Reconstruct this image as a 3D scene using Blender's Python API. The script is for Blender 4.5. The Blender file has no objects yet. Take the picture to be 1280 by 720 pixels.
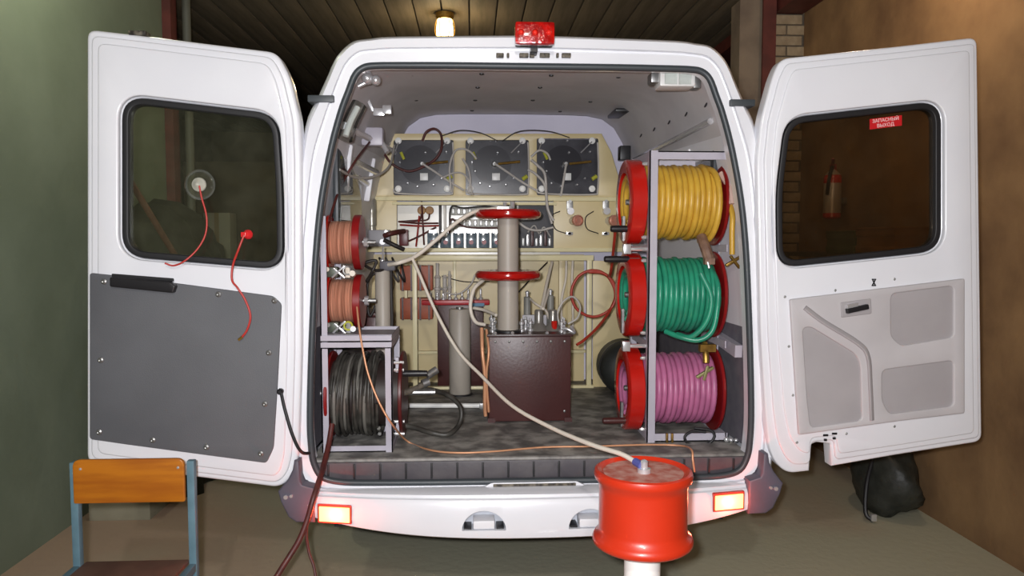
import bpy, bmesh, math, random
from mathutils import Vector, Matrix

random.seed(7)
scene = bpy.context.scene
COL = scene.collection
PI = math.pi

# ---------------------------------------------------------------- camera
FPX, DIST, CX, CZ = 950.0, 2.85, -0.234, 1.55
TH, PH = math.atan(50 / 950), math.atan(60 / 950)
cam_data = bpy.data.cameras.new('camera')
cam_data.sensor_width = 36.0
cam_data.lens = 36.0 * FPX / 1280.0
cam_data.clip_end = 100
cam = bpy.data.objects.new('camera', cam_data)
COL.objects.link(cam)
CAM = Vector((CX, -DIST, CZ))
FWD = Vector((math.sin(TH) * math.cos(PH), math.cos(TH) * math.cos(PH), -math.sin(PH)))
RGT = FWD.cross(Vector((0, 0, 1))).normalized()
UPV = RGT.cross(FWD)
cam.matrix_world = Matrix(((RGT.x, UPV.x, -FWD.x, CAM.x), (RGT.y, UPV.y, -FWD.y, CAM.y),
                           (RGT.z, UPV.z, -FWD.z, CAM.z), (0, 0, 0, 1)))
scene.camera = cam

# ---------------------------------------------------------------- world, flash, exposure
world = bpy.data.worlds.new('world')
scene.world = world
world.use_nodes = True
world.node_tree.nodes['Background'].inputs[0].default_value = (0.55, 0.48, 0.40, 1)
world.node_tree.nodes['Background'].inputs[1].default_value = 0.02
scene.view_settings.view_transform = 'Standard'
scene.view_settings.look = 'None'
scene.view_settings.gamma = 1.0
scene.view_settings.use_curve_mapping = False
scene.view_settings.exposure = 0.0

fl = bpy.data.lights.new('camera_flash', 'SPOT')      # the flash of the hand-held camera, left of and above its lens
fl.energy = 295
fl.color = (0.97, 0.97, 1.0)
fl.spot_size = math.radians(110)
fl.spot_blend = 0.7
fl.shadow_soft_size = 0.025
flo = bpy.data.objects.new('camera_flash', fl)
COL.objects.link(flo)
flo.location = CAM + RGT * -0.055 + UPV * 0.045 - FWD * 0.02
flo.rotation_euler = cam.matrix_world.to_euler()


def room_lamp(name, loc, energy, color, size):
    l = bpy.data.lights.new(name, 'POINT')
    l.energy = energy
    l.color = color
    l.shadow_soft_size = size
    o = bpy.data.objects.new(name, l)
    COL.objects.link(o)
    o.location = loc
    return o




# ---------------------------------------------------------------- pixel helpers: a picture point at a known depth or height
def ray(px, py):
    return FWD + RGT * ((px - 640) / FPX) + UPV * ((360 - py) / FPX)


def P(px, py, Y):
    d = ray(px, py)
    return CAM + d * ((Y - CAM.y) / d.y)


def G(px, py, z):
    d = ray(px, py)
    return CAM + d * ((z - CAM.z) / d.z)


def XZ(pts, Y):
    return [(P(a, b, Y).x, P(a, b, Y).z) for a, b in pts]


# ---------------------------------------------------------------- materials
def lin(h):
    h = h.lstrip('#')
    c = [int(h[i:i + 2], 16) / 255 for i in (0, 2, 4)]
    return [x / 12.92 if x <= 0.04045 else ((x + 0.055) / 1.055) ** 2.4 for x in c] + [1]


MATS = {}


def mat(name, h, rough=0.5, metal=0.0, h2=None, scale=6.0, bump=0.0, bscale=60.0, coat=0.0, detail=4, lo=0.35, hi=0.65,
        stretch=(1, 1, 1), emit=None, estr=0.0, spec=0.5):
    if name in MATS:
        return MATS[name]
    m = bpy.data.materials.new(name)
    m.use_nodes = True
    nt = m.node_tree
    b = nt.nodes['Principled BSDF']
    b.inputs['Base Color'].default_value = lin(h)
    b.inputs['Roughness'].default_value = rough
    b.inputs['Metallic'].default_value = metal
    b.inputs['Specular IOR Level'].default_value = spec
    if coat:
        b.inputs['Coat Weight'].default_value = coat
        b.inputs['Coat Roughness'].default_value = 0.08
    if h2 or bump:
        tc = nt.nodes.new('ShaderNodeTexCoord')
        mp = nt.nodes.new('ShaderNodeMapping')
        mp.inputs['Scale'].default_value = stretch
        nt.links.new(tc.outputs['Object'], mp.inputs['Vector'])
    if h2:
        n = nt.nodes.new('ShaderNodeTexNoise')
        n.inputs['Scale'].default_value = scale
        n.inputs['Detail'].default_value = detail
        r = nt.nodes.new('ShaderNodeValToRGB')
        r.color_ramp.elements[0].position = lo
        r.color_ramp.elements[1].position = hi
        r.color_ramp.elements[0].color = lin(h)
        r.color_ramp.elements[1].color = lin(h2)
        nt.links.new(mp.outputs[0], n.inputs['Vector'])
        nt.links.new(n.outputs['Fac'], r.inputs[0])
        nt.links.new(r.outputs[0], b.inputs['Base Color'])
    if bump:
        n2 = nt.nodes.new('ShaderNodeTexNoise')
        n2.inputs['Scale'].default_value = bscale
        n2.inputs['Detail'].default_value = 3
        bp = nt.nodes.new('ShaderNodeBump')
        bp.inputs['Strength'].default_value = bump
        bp.inputs['Distance'].default_value = 0.01
        nt.links.new(mp.outputs[0], n2.inputs['Vector'])
        nt.links.new(n2.outputs['Fac'], bp.inputs['Height'])
        nt.links.new(bp.outputs[0], b.inputs['Normal'])
    if emit:
        b.inputs['Emission Color'].default_value = lin(emit)
        b.inputs['Emission Strength'].default_value = estr
    MATS[name] = m
    return m


def glass_mat(name, tint, dust, dustamt, gloss=0.10):
    m = bpy.data.materials.new(name)
    m.use_nodes = True
    nt = m.node_tree
    nt.nodes.clear()
    out = nt.nodes.new('ShaderNodeOutputMaterial')
    tr = nt.nodes.new('ShaderNodeBsdfTransparent')
    tr.inputs[0].default_value = lin(tint)
    gl = nt.nodes.new('ShaderNodeBsdfGlossy')
    gl.inputs['Roughness'].default_value = 0.03
    df = nt.nodes.new('ShaderNodeBsdfDiffuse')
    df.inputs[0].default_value = lin(dust)
    tc = nt.nodes.new('ShaderNodeTexCoord')
    no = nt.nodes.new('ShaderNodeTexNoise')
    no.inputs['Scale'].default_value = 9
    no.inputs['Detail'].default_value = 7
    no.inputs['Roughness'].default_value = 0.7
    mr = nt.nodes.new('ShaderNodeMapRange')
    mr.inputs['From Min'].default_value = 0.4
    mr.inputs['From Max'].default_value = 0.75
    mr.inputs['To Min'].default_value = dustamt * 0.3
    mr.inputs['To Max'].default_value = dustamt
    m1 = nt.nodes.new('ShaderNodeMixShader')
    m2 = nt.nodes.new('ShaderNodeMixShader')
    fr = nt.nodes.new('ShaderNodeFresnel')
    fr.inputs[0].default_value = 1.45
    nt.links.new(tc.outputs['Object'], no.inputs['Vector'])
    nt.links.new(no.outputs['Fac'], mr.inputs['Value'])
    nt.links.new(mr.outputs[0], m1.inputs[0])
    nt.links.new(tr.outputs[0], m1.inputs[1])
    nt.links.new(df.outputs[0], m1.inputs[2])
    nt.links.new(fr.outputs[0], m2.inputs[0])
    nt.links.new(m1.outputs[0], m2.inputs[1])
    nt.links.new(gl.outputs[0], m2.inputs[2])
    nt.links.new(m2.outputs[0], out.inputs[0])
    MATS[name] = m
    return m


W = mat('white_paint', 'E8E9EE', 0.28, coat=0.5, h2='E3E4EA', scale=3)
W_IN = mat('white_inner_paint', 'E9E9ED', 0.4, h2='E3E3E8', scale=3)
LINER = mat('grey_ceiling_liner', 'CFCCCE', 0.7, h2='C5C2C4', scale=5, bump=0.1, bscale=300)
LILAC = mat('lilac_bulkhead', 'D9D6E8', 0.6, h2='D0CDE0', scale=3)
RUBBER = mat('black_rubber', '1B1B1E', 0.5)
SEAL = mat('dark_grey_seal', '3B4145', 0.45)
GREYPANEL = mat('grey_hardboard', '5E5F63', 0.62, h2='58595D', scale=4, bump=0.08, bscale=250)
LIGHTPANEL = mat('light_grey_moulding', 'C4C0C2', 0.55, h2='BBB7B9', scale=4)
MIDPANEL = mat('mid_grey_moulding', 'A9A4A6', 0.6, h2='A29D9F', scale=5)
COVER = mat('dark_grey_plastic', '5B5764', 0.55, h2='534F5A', scale=8)
FLOORV = mat('van_floor_rubber', '62605D', 0.6, h2='9A9791', scale=11, lo=0.42, hi=0.62, bump=0.35, bscale=40, detail=8)
SILLD = mat('sill_step_rubber', '48444A', 0.55, h2='575356', scale=10, bump=0.1, bscale=60)
GRIME = mat('grimy_metal', '7A7264', 0.6, 0.3, h2='2E2A25', scale=60)
BEIGE = mat('beige_enamel', 'D2C193', 0.38, h2='CBB989', scale=4)
BEIGE2 = mat('cream_enamel', 'E4DAB0', 0.35, h2='DDD2A6', scale=4)
BLACKP = mat('instrument_black', '35353B', 0.22, h2='48484E', scale=9)
REDP = mat('red_enamel', 'C21D14', 0.25, h2='B51A12', scale=8, coat=0.4)
REDDRUM = mat('orange_red_enamel', 'BE2E14', 0.36, h2='B62B12', scale=5, coat=0.3)
REDDARK = mat('red_brown_flange', '8E1517', 0.35, h2='7C1214', scale=8)
DISCRED = mat('glossy_red_ring', 'B01410', 0.15, h2='A8120F', scale=6, coat=0.6)
FRAMEG = mat('lilac_grey_paint', 'B9B5C0', 0.4, h2='AFABB6', scale=9)
YEL = mat('yellow_hose', 'D3A93E', 0.4, h2='C09635', scale=14)
GRN = mat('green_hose', '2C9876', 0.35, h2='268468', scale=14)
PINK = mat('pink_hose', 'BE6F97', 0.4, h2='AB6288', scale=14)
COPPER = mat('copper_wire', 'EBBFA6', 0.36, 0.3, h2='B07A62', scale=3, stretch=(75, 1.2, 1.2), lo=0.3, hi=0.7)
COPPERL = mat('copper_strand', 'D9A07A', 0.4, 0.3)
BLKCABLE = mat('black_cable', '2B2926', 0.45, h2='4C4A45', scale=18)
CHROME = mat('chrome_metal', 'DADADC', 0.25, 0.65)
STEEL = mat('dull_steel', 'A3A3A3', 0.4, 0.8, h2='8A8A88', scale=30)
GREYTUBE = mat('grey_fibre_tube', 'B1A99E', 0.45, h2='ABA398', scale=5)
BROWNBOX = mat('brown_enamel', '4A2422', 0.38, h2='42201F', scale=6, bump=0.05, bscale=80)
WHITECAB = mat('white_cable', 'E2D9CB', 0.45)
GREYWIRE = mat('grey_wire', 'BDB8B2', 0.45)
DARKWIRE = mat('dark_wire', '2A2523', 0.5)
REDWIRE = mat('red_wire', '9C2A22', 0.45)
OXRED = mat('oxblood_cable', '5A2622', 0.5, h2='47201D', scale=30)
BLACKPL = mat('black_plastic', '1E1D20', 0.4)
WHITEPL = mat('white_plastic', 'EDEDEA', 0.35)
BRASS = mat('brass', 'B08D46', 0.35, 0.8, h2='8C6E38', scale=40)
YGREEN = mat('yellow_green_sleeve', 'B7B83C', 0.5)
GLASSD = glass_mat('dusty_tinted_glass', 'F2F4EC', '8C8A76', 0.06)
GLASSB = glass_mat('brown_tinted_glass', 'C6BBAC', '7A6A50', 0.05)
GLASSC = glass_mat('clear_glass', 'F0F4F2', 'C8C8C0', 0.15)
CONCRETE = mat('garage_concrete', 'ABA993', 0.8, h2='AA917D', scale=0.32, bump=0.25, bscale=25, detail=6, lo=0.42, hi=0.58)
PLASTER_G = mat('green_grey_plaster', '7C8674', 0.85, h2='707A68', scale=2, bump=0.2, bscale=20)
PLASTER_B = mat('brown_plaster', '957550', 0.9, h2='6F5338', scale=2.2, bump=0.4, bscale=14, detail=8)
PLASTER_P = mat('pier_plaster', '8E7F6E', 0.9, h2='74665A', scale=4, bump=0.4, bscale=18)
DARKWALL = mat('dark_wall', '6A5F52', 0.9, h2='574D42', scale=3)
PLANK = mat('ceiling_plank_wood', '6B6050', 0.75, h2='585040', scale=3, stretch=(8, 0.6, 8), bump=0.2, bscale=30)
MORTAR = mat('mortar', '6A6156', 0.95, h2='5A5248', scale=20)
BRICK = mat('sand_lime_brick', 'A8987F', 0.9, h2='93836B', scale=14, bump=0.4, bscale=60)
REDBROWN = mat('red_brown_steel', '652E28', 0.6, h2='532621', scale=10)

# ---------------------------------------------------------------- mesh helpers


def catmull(pts, sub=6, closed=False):
    p = [Vector(q) for q in pts]
    if len(p) < 3:
        return p
    out = []
    n = len(p)
    rng = n if closed else n - 1
    for i in range(rng):
        a = p[(i - 1) % n] if (closed or i > 0) else p[0] * 2 - p[1]
        b, c = p[i], p[(i + 1) % n]
        d = p[(i + 2) % n] if (closed or i + 2 < n) else p[-1] * 2 - p[-2]
        for k in range(sub):
            t = k / sub
            out.append(0.5 * (2 * b + (c - a) * t + (2 * a - 5 * b + 4 * c - d) * t * t + (3 * b - a - 3 * c + d) * t ** 3))
    if not closed:
        out.append(p[-1])
    return out


class MB:
    def __init__(s):
        s.v = []
        s.f = []

    def add(s, vs, fs):
        o = len(s.v)
        s.v += [tuple(v) for v in vs]
        s.f += [tuple(i + o for i in f) for f in fs]
        return s

    def box(s, x0, x1, y0, y1, z0, z1):
        vs = [(x, y, z) for z in (z0, z1) for y in (y0, y1) for x in (x0, x1)]
        return s.add(vs, [(0, 2, 3, 1), (4, 5, 7, 6), (0, 1, 5, 4), (2, 6, 7, 3), (0, 4, 6, 2), (1, 3, 7, 5)])

    def bar(s, p, q, w, h, up=(0, 0, 1)):
        p, q = Vector(p), Vector(q)
        d = (q - p).normalized()
        u = Vector(up)
        if abs(d.dot(u)) > 0.95:
            u = Vector((0, 1, 0))
        a = d.cross(u).normalized() * (w / 2)
        b = a.cross(d).normalized() * (h / 2)
        vs = [e + i * a + j * b for e in (p, q) for i, j in ((-1, -1), (1, -1), (1, 1), (-1, 1))]
        return s.add(vs, [(0, 1, 2, 3), (7, 6, 5, 4), (0, 4, 5, 1), (1, 5, 6, 2), (2, 6, 7, 3), (3, 7, 4, 0)])

    def angle(s, p, q, a, b, w=0.03, t=0.004):
        """L-section steel from p to q, its two legs along unit vectors a and b."""
        p, q, a, b = Vector(p), Vector(q), Vector(a), Vector(b)
        for u, v in ((a, b), (b, a)):
            vs = [e + u * i + v * j for e in (p, q) for i, j in ((0, 0), (w, 0), (w, t), (0, t))]
            s.add(vs, [(0, 1, 2, 3), (7, 6, 5, 4), (0, 4, 5, 1), (1, 5, 6, 2), (2, 6, 7, 3), (3, 7, 4, 0)])
        return s

    def lathe(s, o, axis, prof, n=24, closed=False, cap=True):
        o, ax = Vector(o), Vector(axis).normalized()
        u = ax.orthogonal().normalized()
        w = ax.cross(u)
        vs = []
        for r, t in prof:
            for k in range(n):
                a = 2 * PI * k / n
                vs.append(o + ax * t + (u * math.cos(a) + w * math.sin(a)) * r)
        fs = []
        m = len(prof)
        for i in range(m if closed else m - 1):
            j = (i + 1) % m
            for k in range(n):
                l = (k + 1) % n
                fs.append((i * n + k, i * n + l, j * n + l, j * n + k))
        if cap and not closed:
            fs.append(tuple(range(n - 1, -1, -1)))
            fs.append(tuple((m - 1) * n + k for k in range(n)))
        return s.add(vs, fs)

    def cyl(s, p, q, r, r2=None, n=16, bev=0.0):
        p, q = Vector(p), Vector(q)
        L = (q - p).length
        r2 = r if r2 is None else r2
        if bev:
            pr = [(r - bev, 0), (r, bev), (r2, L - bev), (r2 - bev, L)]
        else:
            pr = [(r, 0), (r2, L)]
        return s.lathe(p, q - p, pr, n)

    def ball(s, c, r, n=12, m=8, sz=1.0):
        pr = [(max(1e-4, r * math.sin(PI * i / m)), -r * sz * math.cos(PI * i / m)) for i in range(m + 1)]
        return s.lathe(c, (0, 0, 1), pr, n)

    def tube(s, pts, r, n=8, sub=6, closed=False, smooth=True, flat=1.0):
        p = catmull(pts, sub, closed) if smooth else [Vector(q) for q in pts]
        vs, fs = [], []
        m = len(p)
        prev = None
        for i in range(m):
            if closed:
                d = p[(i + 1) % m] - p[i - 1]
            else:
                d = p[min(i + 1, m - 1)] - p[max(i - 1, 0)]
            if d.length < 1e-9:
                d = Vector((0, 0, 1))
            d.normalize()
            if prev is None:
                u = d.orthogonal().normalized()
            else:
                u = prev - d * prev.dot(d)
                u = u.normalized() if u.length > 1e-6 else d.orthogonal().normalized()
            prev = u
            w = d.cross(u)
            rr = r[i] if isinstance(r, list) else r
            for k in range(n):
                a = 2 * PI * k / n
                vs.append(p[i] + u * math.cos(a) * rr + w * math.sin(a) * rr * flat)
        for i in range(m if closed else m - 1):
            j = (i + 1) % m
            for k in range(n):
                l = (k + 1) % n
                fs.append((i * n + k, i * n + l, j * n + l, j * n + k))
        if not closed:
            fs.append(tuple(range(n - 1, -1, -1)))
            fs.append(tuple((m - 1) * n + k for k in range(n)))
        return s.add(vs, fs)

    def loft(s, secs, close_u=False, cap0=False, cap1=False):
        """secs: equal-length lists of points."""
        n = len(secs[0])
        vs = [q for sec in secs for q in sec]
        fs = []
        for i in range(len(secs) - 1):
            for k in range(n if close_u else n - 1):
                l = (k + 1) % n
                fs.append((i * n + k, i * n + l, (i + 1) * n + l, (i + 1) * n + k))
        if cap0:
            fs.append(tuple(range(n - 1, -1, -1)))
        if cap1:
            fs.append(tuple((len(secs) - 1) * n + k for k in range(n)))
        return s.add(vs, fs)

    def mesh(s, name, off=Vector((0, 0, 0)), ang=35, bevel=0.0, fix=True):
        me = bpy.data.meshes.new(name)
        me.from_pydata([(x - off[0], y - off[1], z - off[2]) for x, y, z in s.v], [], s.f)
        if bevel or fix:
            bm = bmesh.new()
            bm.from_mesh(me)
            if fix:
                bmesh.ops.recalc_face_normals(bm, faces=bm.faces)
            if bevel:
                es = [e for e in bm.edges if len(e.link_faces) == 2 and e.calc_face_angle(0) > math.radians(50)]
                bmesh.ops.bevel(bm, geom=es, offset=bevel, segments=2, affect='EDGES', profile=0.6)
            bm.to_mesh(me)
            bm.free()
        me.polygons.foreach_set('use_smooth', [True] * len(me.polygons))
        me.set_sharp_from_angle(angle=math.radians(ang))
        return me


def world_loc(o):
    l = Vector(o.location)
    while o.parent:
        o = o.parent
        l += Vector(o.location)
    return l


def put(name, me, m, parent=None, loc=(0, 0, 0)):
    o = bpy.data.objects.new(name, me)
    if m is not None and len(me.materials) == 0:
        me.materials.append(m)
    o.parent = parent
    o.location = loc
    COL.objects.link(o)
    return o


def obj(name, mb, m, parent=None, bevel=0.0, ang=35, fix=True, label=None):
    off = world_loc(parent) if parent else Vector((0, 0, 0))
    o = put(name, mb.mesh(name, off, ang, bevel, fix), m, parent)
    if label:
        o['label'] = label
    return o


def solid(name, mb, m, base, label, cat, group=None, bevel=0.0, ang=35):
    """a thing that is one mesh, its origin at its base"""
    o = put(name, mb.mesh(name, Vector(base), ang, bevel), m, None, base)
    return tag(o, label, cat, group)


def tag(o, label, cat, group=None):
    o['label'] = label
    o['category'] = cat
    if group:
        o['group'] = group
    return o


def thing(name, loc, label, cat, group=None):
    o = bpy.data.objects.new(name, None)
    o.empty_display_size = 0.05
    COL.objects.link(o)
    o.location = loc
    return tag(o, label, cat, group)


def structure(o):
    o['kind'] = 'structure'
    return o


def round_poly(pts, r, seg=5):
    """round the corners of a 2D polygon; r a number or a list"""
    out = []
    n = len(pts)
    for i in range(n):
        a, b, c = Vector(pts[i - 1]), Vector(pts[i]), Vector(pts[(i + 1) % n])
        rr = r[i] if isinstance(r, (list, tuple)) else r
        rr = min(rr, (a - b).length * 0.49, (c - b).length * 0.49)
        if rr <= 1e-5:
            out.append(tuple(b))
            continue
        p0 = b + (a - b).normalized() * rr
        p1 = b + (c - b).normalized() * rr
        for k in range(seg + 1):
            t = k / seg
            q = p0 * (1 - t) ** 2 + b * 2 * t * (1 - t) + p1 * t * t
            out.append((q.x, q.y))
    return out


def inset(pts, d):
    """move a 2D loop inwards by d (outwards when negative)"""
    n = len(pts)
    area = sum(pts[i][0] * pts[(i + 1) % n][1] - pts[(i + 1) % n][0] * pts[i][1] for i in range(n))
    sg = 1 if area > 0 else -1
    out = []
    for i in range(n):
        a, b, c = Vector(pts[i - 1]), Vector(pts[i]), Vector(pts[(i + 1) % n])
        d1, d2 = (b - a), (c - b)
        if d1.length < 1e-7 or d2.length < 1e-7:
            out.append(tuple(b))
            continue
        d1.normalize()
        d2.normalize()
        n1, n2 = Vector((-d1.y, d1.x)) * sg, Vector((-d2.y, d2.x)) * sg
        v = n1 + n2
        if v.length < 1e-6:
            v = n1
        v.normalize()
        out.append(tuple(b + v * d / max(0.4, v.dot(n1))))
    return out


def plate_mesh(name, outer, holes, y0, y1, off=Vector((0, 0, 0)), bevel=0.0):
    """upright plate: outline in XZ with holes, from y0 (front, towards the camera) to y1"""
    bm = bmesh.new()
    fr, bk = [], []
    for loop in [outer] + list(holes):
        fr.append([bm.verts.new((x - off.x, y0 - off.y, z - off.z)) for x, z in loop])
    es = []
    for l in fr:
        for i in range(len(l)):
            es.append(bm.edges.new((l[i], l[(i + 1) % len(l)])))
    r = bmesh.ops.triangle_fill(bm, use_beauty=True, use_dissolve=False, edges=es)
    faces = [g for g in r['geom'] if isinstance(g, bmesh.types.BMFace)]
    mp = {}
    for l in fr:
        for v in l:
            mp[v] = bm.verts.new((v.co.x, y1 - off.y, v.co.z))
    for f in faces:
        bm.faces.new([mp[v] for v in reversed(f.verts)])
    for l in fr:
        for i in range(len(l)):
            a, b = l[i], l[(i + 1) % len(l)]
            bm.faces.new((a, b, mp[b], mp[a]))
    bmesh.ops.recalc_face_normals(bm, faces=bm.faces)
    if bevel:
        fe = [e for e in es if e.is_valid]
        bmesh.ops.bevel(bm, geom=fe, offset=bevel, segments=3, affect='EDGES', profile=0.5)
    me = bpy.data.meshes.new(name)
    bm.to_mesh(me)
    bm.free()
    me.polygons.foreach_set('use_smooth', [True] * len(me.polygons))
    me.set_sharp_from_angle(angle=math.radians(32))
    return me


def plate(name, outer, holes, y0, y1, m, parent, bevel=0.0, label=None):
    off = world_loc(parent) if parent else Vector((0, 0, 0))
    o = put(name, plate_mesh(name, outer, holes, y0, y1, off, bevel), m, parent)
    if label:
        o['label'] = label
    return o


def bool_cut(o, mb):
    """subtract a closed shape (same coordinates as the thing's world coordinates) from a mesh object"""
    off = world_loc(o)
    c = bpy.data.objects.new('cutter', mb.mesh('cutter', off))
    c.parent = o.parent
    c.location = o.location
    COL.objects.link(c)
    md = o.modifiers.new('cut', 'BOOLEAN')
    md.object = c
    md.solver = 'EXACT'
    md.operation = 'DIFFERENCE'
    dg = bpy.context.evaluated_depsgraph_get()
    dg.update()
    me = bpy.data.meshes.new_from_object(o.evaluated_get(dg))
    o.modifiers.clear()
    o.data = me
    me.polygons.foreach_set('use_smooth', [True] * len(me.polygons))
    me.set_sharp_from_angle(angle=math.radians(32))
    cm = c.data
    bpy.data.objects.remove(c)
    bpy.data.meshes.remove(cm)


def text_obj(body, size, m, parent, loc, rot, name):
    cu = bpy.data.curves.new(name, 'FONT')
    cu.body = body
    cu.size = size
    cu.align_x = 'CENTER'
    cu.align_y = 'CENTER'
    cu.extrude = 0.0004
    t = bpy.data.objects.new('t', cu)
    COL.objects.link(t)
    dg = bpy.context.evaluated_depsgraph_get()
    dg.update()
    me = bpy.data.meshes.new_from_object(t.evaluated_get(dg))
    bpy.data.objects.remove(t)
    me.materials.clear()
    o = put(name, me, m, parent, Vector(loc) - world_loc(parent))
    o.rotation_euler = rot
    return o


def wire(name, pts, r, m, parent=None, label=None, cat=None, n=8, sub=6, group=None):
    mb = MB().tube(pts, r, n, sub)
    if parent:
        return obj(name, mb, m, parent, ang=60, label=label)
    zmin = min(mb.v, key=lambda v: v[2])
    return solid(name, mb, m, zmin, label, cat, group, ang=60)


# ================================================================ THE GARAGE
CEIL = 3.42
structure(obj('floor', MB().box(-5, 4.2, -7, 11, -0.1, 0), CONCRETE))
ce = structure(obj('ceiling', MB().box(-5, 4.2, -7, 11, CEIL + 0.03, CEIL + 0.15), DARKWALL))
pl = MB().box(-0.105, 0.105, -4.0, 4.0, -0.02, 0.022).mesh('plank', bevel=0.006)
pl.materials.append(PLANK)
for i in range(40):
    put('plank', pl, PLANK, ce, (-4.8 + i * 0.222, 6.9, CEIL))
structure(obj('wall_back', MB().box(-5, 4.2, 10.6, 10.8, 0, CEIL), DARKWALL))
structure(obj('wall_left', MB().box(-2.6, -2.42, -7, 2.86, 0, CEIL), PLASTER_G))
structure(obj('wall_left_far', MB().box(-4.9, -4.7, 2.86, 10.6, 0, CEIL), DARKWALL))
structure(obj('wall_right', MB().box(2.33, 2.5, -7, 3.0, 0, CEIL), PLASTER_B))
structure(obj('wall_right_far', MB().box(2.75, 2.95, 3.26, 10.6, 0, CEIL), DARKWALL))
structure(obj('wall_front', MB().box(-5, 4.2, -7.2, -7, 0, CEIL), DARKWALL))
# brick pier at the end of the right wall
pier = structure(obj('wall_pier', MB().box(2.06, 2.49, 3.02, 3.25, 0, CEIL), MORTAR))
bl, bh, jt = 0.125, 0.08, 0.011
bme = MB().box(0, 0.25 - jt, -0.012, 0.02, 0, bh - jt).mesh('brick', bevel=0.004)
bme.materials.append(BRICK)
bhf = MB().box(0, 0.125 - jt, -0.012, 0.02, 0, bh - jt).mesh('brick_half', bevel=0.004)
bhf.materials.append(BRICK)
row = 0
zz = 0.01
while zz + bh < CEIL:
    x = 2.075
    if row % 2:
        put('brick', bhf, BRICK, pier, (x, 3.012 + random.uniform(-.003, .003), zz))
        x += 0.125
    put('brick', bme, BRICK, pier, (x, 3.012 + random.uniform(-.003, .003), zz))
    zz += bh
    row += 1
structure(obj('wall_pier_plaster', MB().box(1.84, 2.05, 3.04, 3.24, 0, CEIL), PLASTER_P))
structure(obj('trim_1', MB().box(2.0, 2.07, 2.95, 3.0, 0, CEIL).box(1.985, 2.085, 2.935, 2.95, 0, CEIL), REDBROWN))       # steel column
structure(obj('trim_2', MB().box(2.10, 2.32, -6, 8, CEIL - 0.13, CEIL - 0.022), REDBROWN))            # steel beam along the right wall
structure(obj('trim_3', MB().box(-2.425, -2.36, 2.76, 2.87, 0, CEIL), REDBROWN))                         # steel door post, left
structure(obj('trim_4', MB().cyl((-2.30, 2.9, 0), (-2.30, 2.9, CEIL), 0.03), mat('grey_pipe', '5A5A52', 0.6)))

# ceiling lamps: one in view behind the van, three unseen fill lamps added to brighten floor and walls
def ceiling_lamp(x, y, label, energy, color):
    t = thing('ceiling_lamp', (x, y, CEIL - 0.024), label, 'lamp')
    z = CEIL - 0.16
    obj('base', MB().lathe((x, y, CEIL - 0.075), (0, 0, 1), [(0.06, 0), (0.075, 0.02), (0.075, 0.05)], 20), BRASS, t)
    obj('glass_shade', MB().lathe((x, y, z - 0.075), (0, 0, 1), [(0.01, 0), (0.05, 0.008), (0.068, 0.035), (0.07, 0.08), (0.06, 0.16)], 20),
        mat('lit_glass', 'FFE9B0', 0.3, emit='FFD98C', estr=9), t)
    for k in range(6):
        a = k * PI / 3
        obj('cage_wire', MB().tube([(x + math.cos(a) * r_, y + math.sin(a) * r_, z + h_) for r_, h_ in ((0.066, 0.085), (0.079, 0.04), (0.078, -0.03), (0.05, -0.07))], 0.003, 6, 3), BRASS, t)
    room_lamp('ceiling_lamp_light', (x, y, z - 0.16), energy, color, 0.06)


lp = P(556, 33, 3.5)
ceiling_lamp(lp.x, lp.y, 'lit bulkhead lamp with brass cage on the plank ceiling behind the van', 10, (1.0, 0.8, 0.5))
ceiling_lamp(-0.3, -4.2, 'unseen fill lamp with brass cage added over the open end of the garage', 150, (1.0, 0.95, 0.88))
ceiling_lamp(-1.75, 0.9, 'unseen fill lamp with brass cage added over the aisle by the green wall', 22, (0.95, 1.0, 0.80))
ceiling_lamp(1.75, 0.9, 'unseen fill lamp with brass cage added over the aisle by the brown wall', 20, (1.0, 0.78, 0.58))

# ================================================================ THE VAN
van = thing('van', (0, 1.9, 0), 'white high-roofed van with both rear doors swung wide open', 'van')

IN_HALF = [(0.0, 2.196), (0.30, 2.196), (0.50, 2.194), (0.585, 2.192), (0.630, 2.184), (0.663, 2.155), (0.690, 2.09), (0.716, 2.022), (0.753, 1.892),
           (0.792, 1.70), (0.815, 1.505), (0.830, 1.28), (0.842, 1.05), (0.848, 0.87), (0.845, 0.775), (0.836, 0.71), (0.806, 0.655), (0.74, 0.633), (0.62, 0.627), (0.3, 0.624), (0, 0.624)]
OUT_HALF = [(0.0, 2.305), (0.32, 2.298), (0.53, 2.292), (0.60, 2.284), (0.662, 2.272), (0.712, 2.228), (0.738, 2.185), (0.753, 2.15), (0.790, 2.07),
            (0.838, 1.96), (0.872, 1.70), (0.898, 1.45), (0.918, 1.10), (0.930, 0.87), (0.934, 0.775), (0.93, 0.71), (0.92, 0.64), (0.84, 0.60), (0.62, 0.585), (0.3, 0.58), (0, 0.58)]


def smooth_half(h):
    q = catmull([(x, 0, z) for x, z in h], 4)
    q[0].x = q[-1].x = 0.0
    return [(max(0.0, v.x), v.z) for v in q]


IN_HALF, OUT_HALF = smooth_half(IN_HALF), smooth_half(OUT_HALF)


def ring(half):
    return [(-x, z) for x, z in reversed(half[1:])] + half[:-1]


def mixp(t):
    return [(a[0] * (1 - t) + b[0] * t, a[1] * (1 - t) + b[1] * t) for a, b in zip(IN_HALF, OUT_HALF)]


def sec(half, y):
    r = ring(half)
    return [(x, y, z) for x, z in r]


def grow(half, d):
    """push the outer half profile outwards"""
    return [(x * (1 + d), z + d * 0.6 * (1 if z > 1.2 else -0.0)) for x, z in half]


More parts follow.
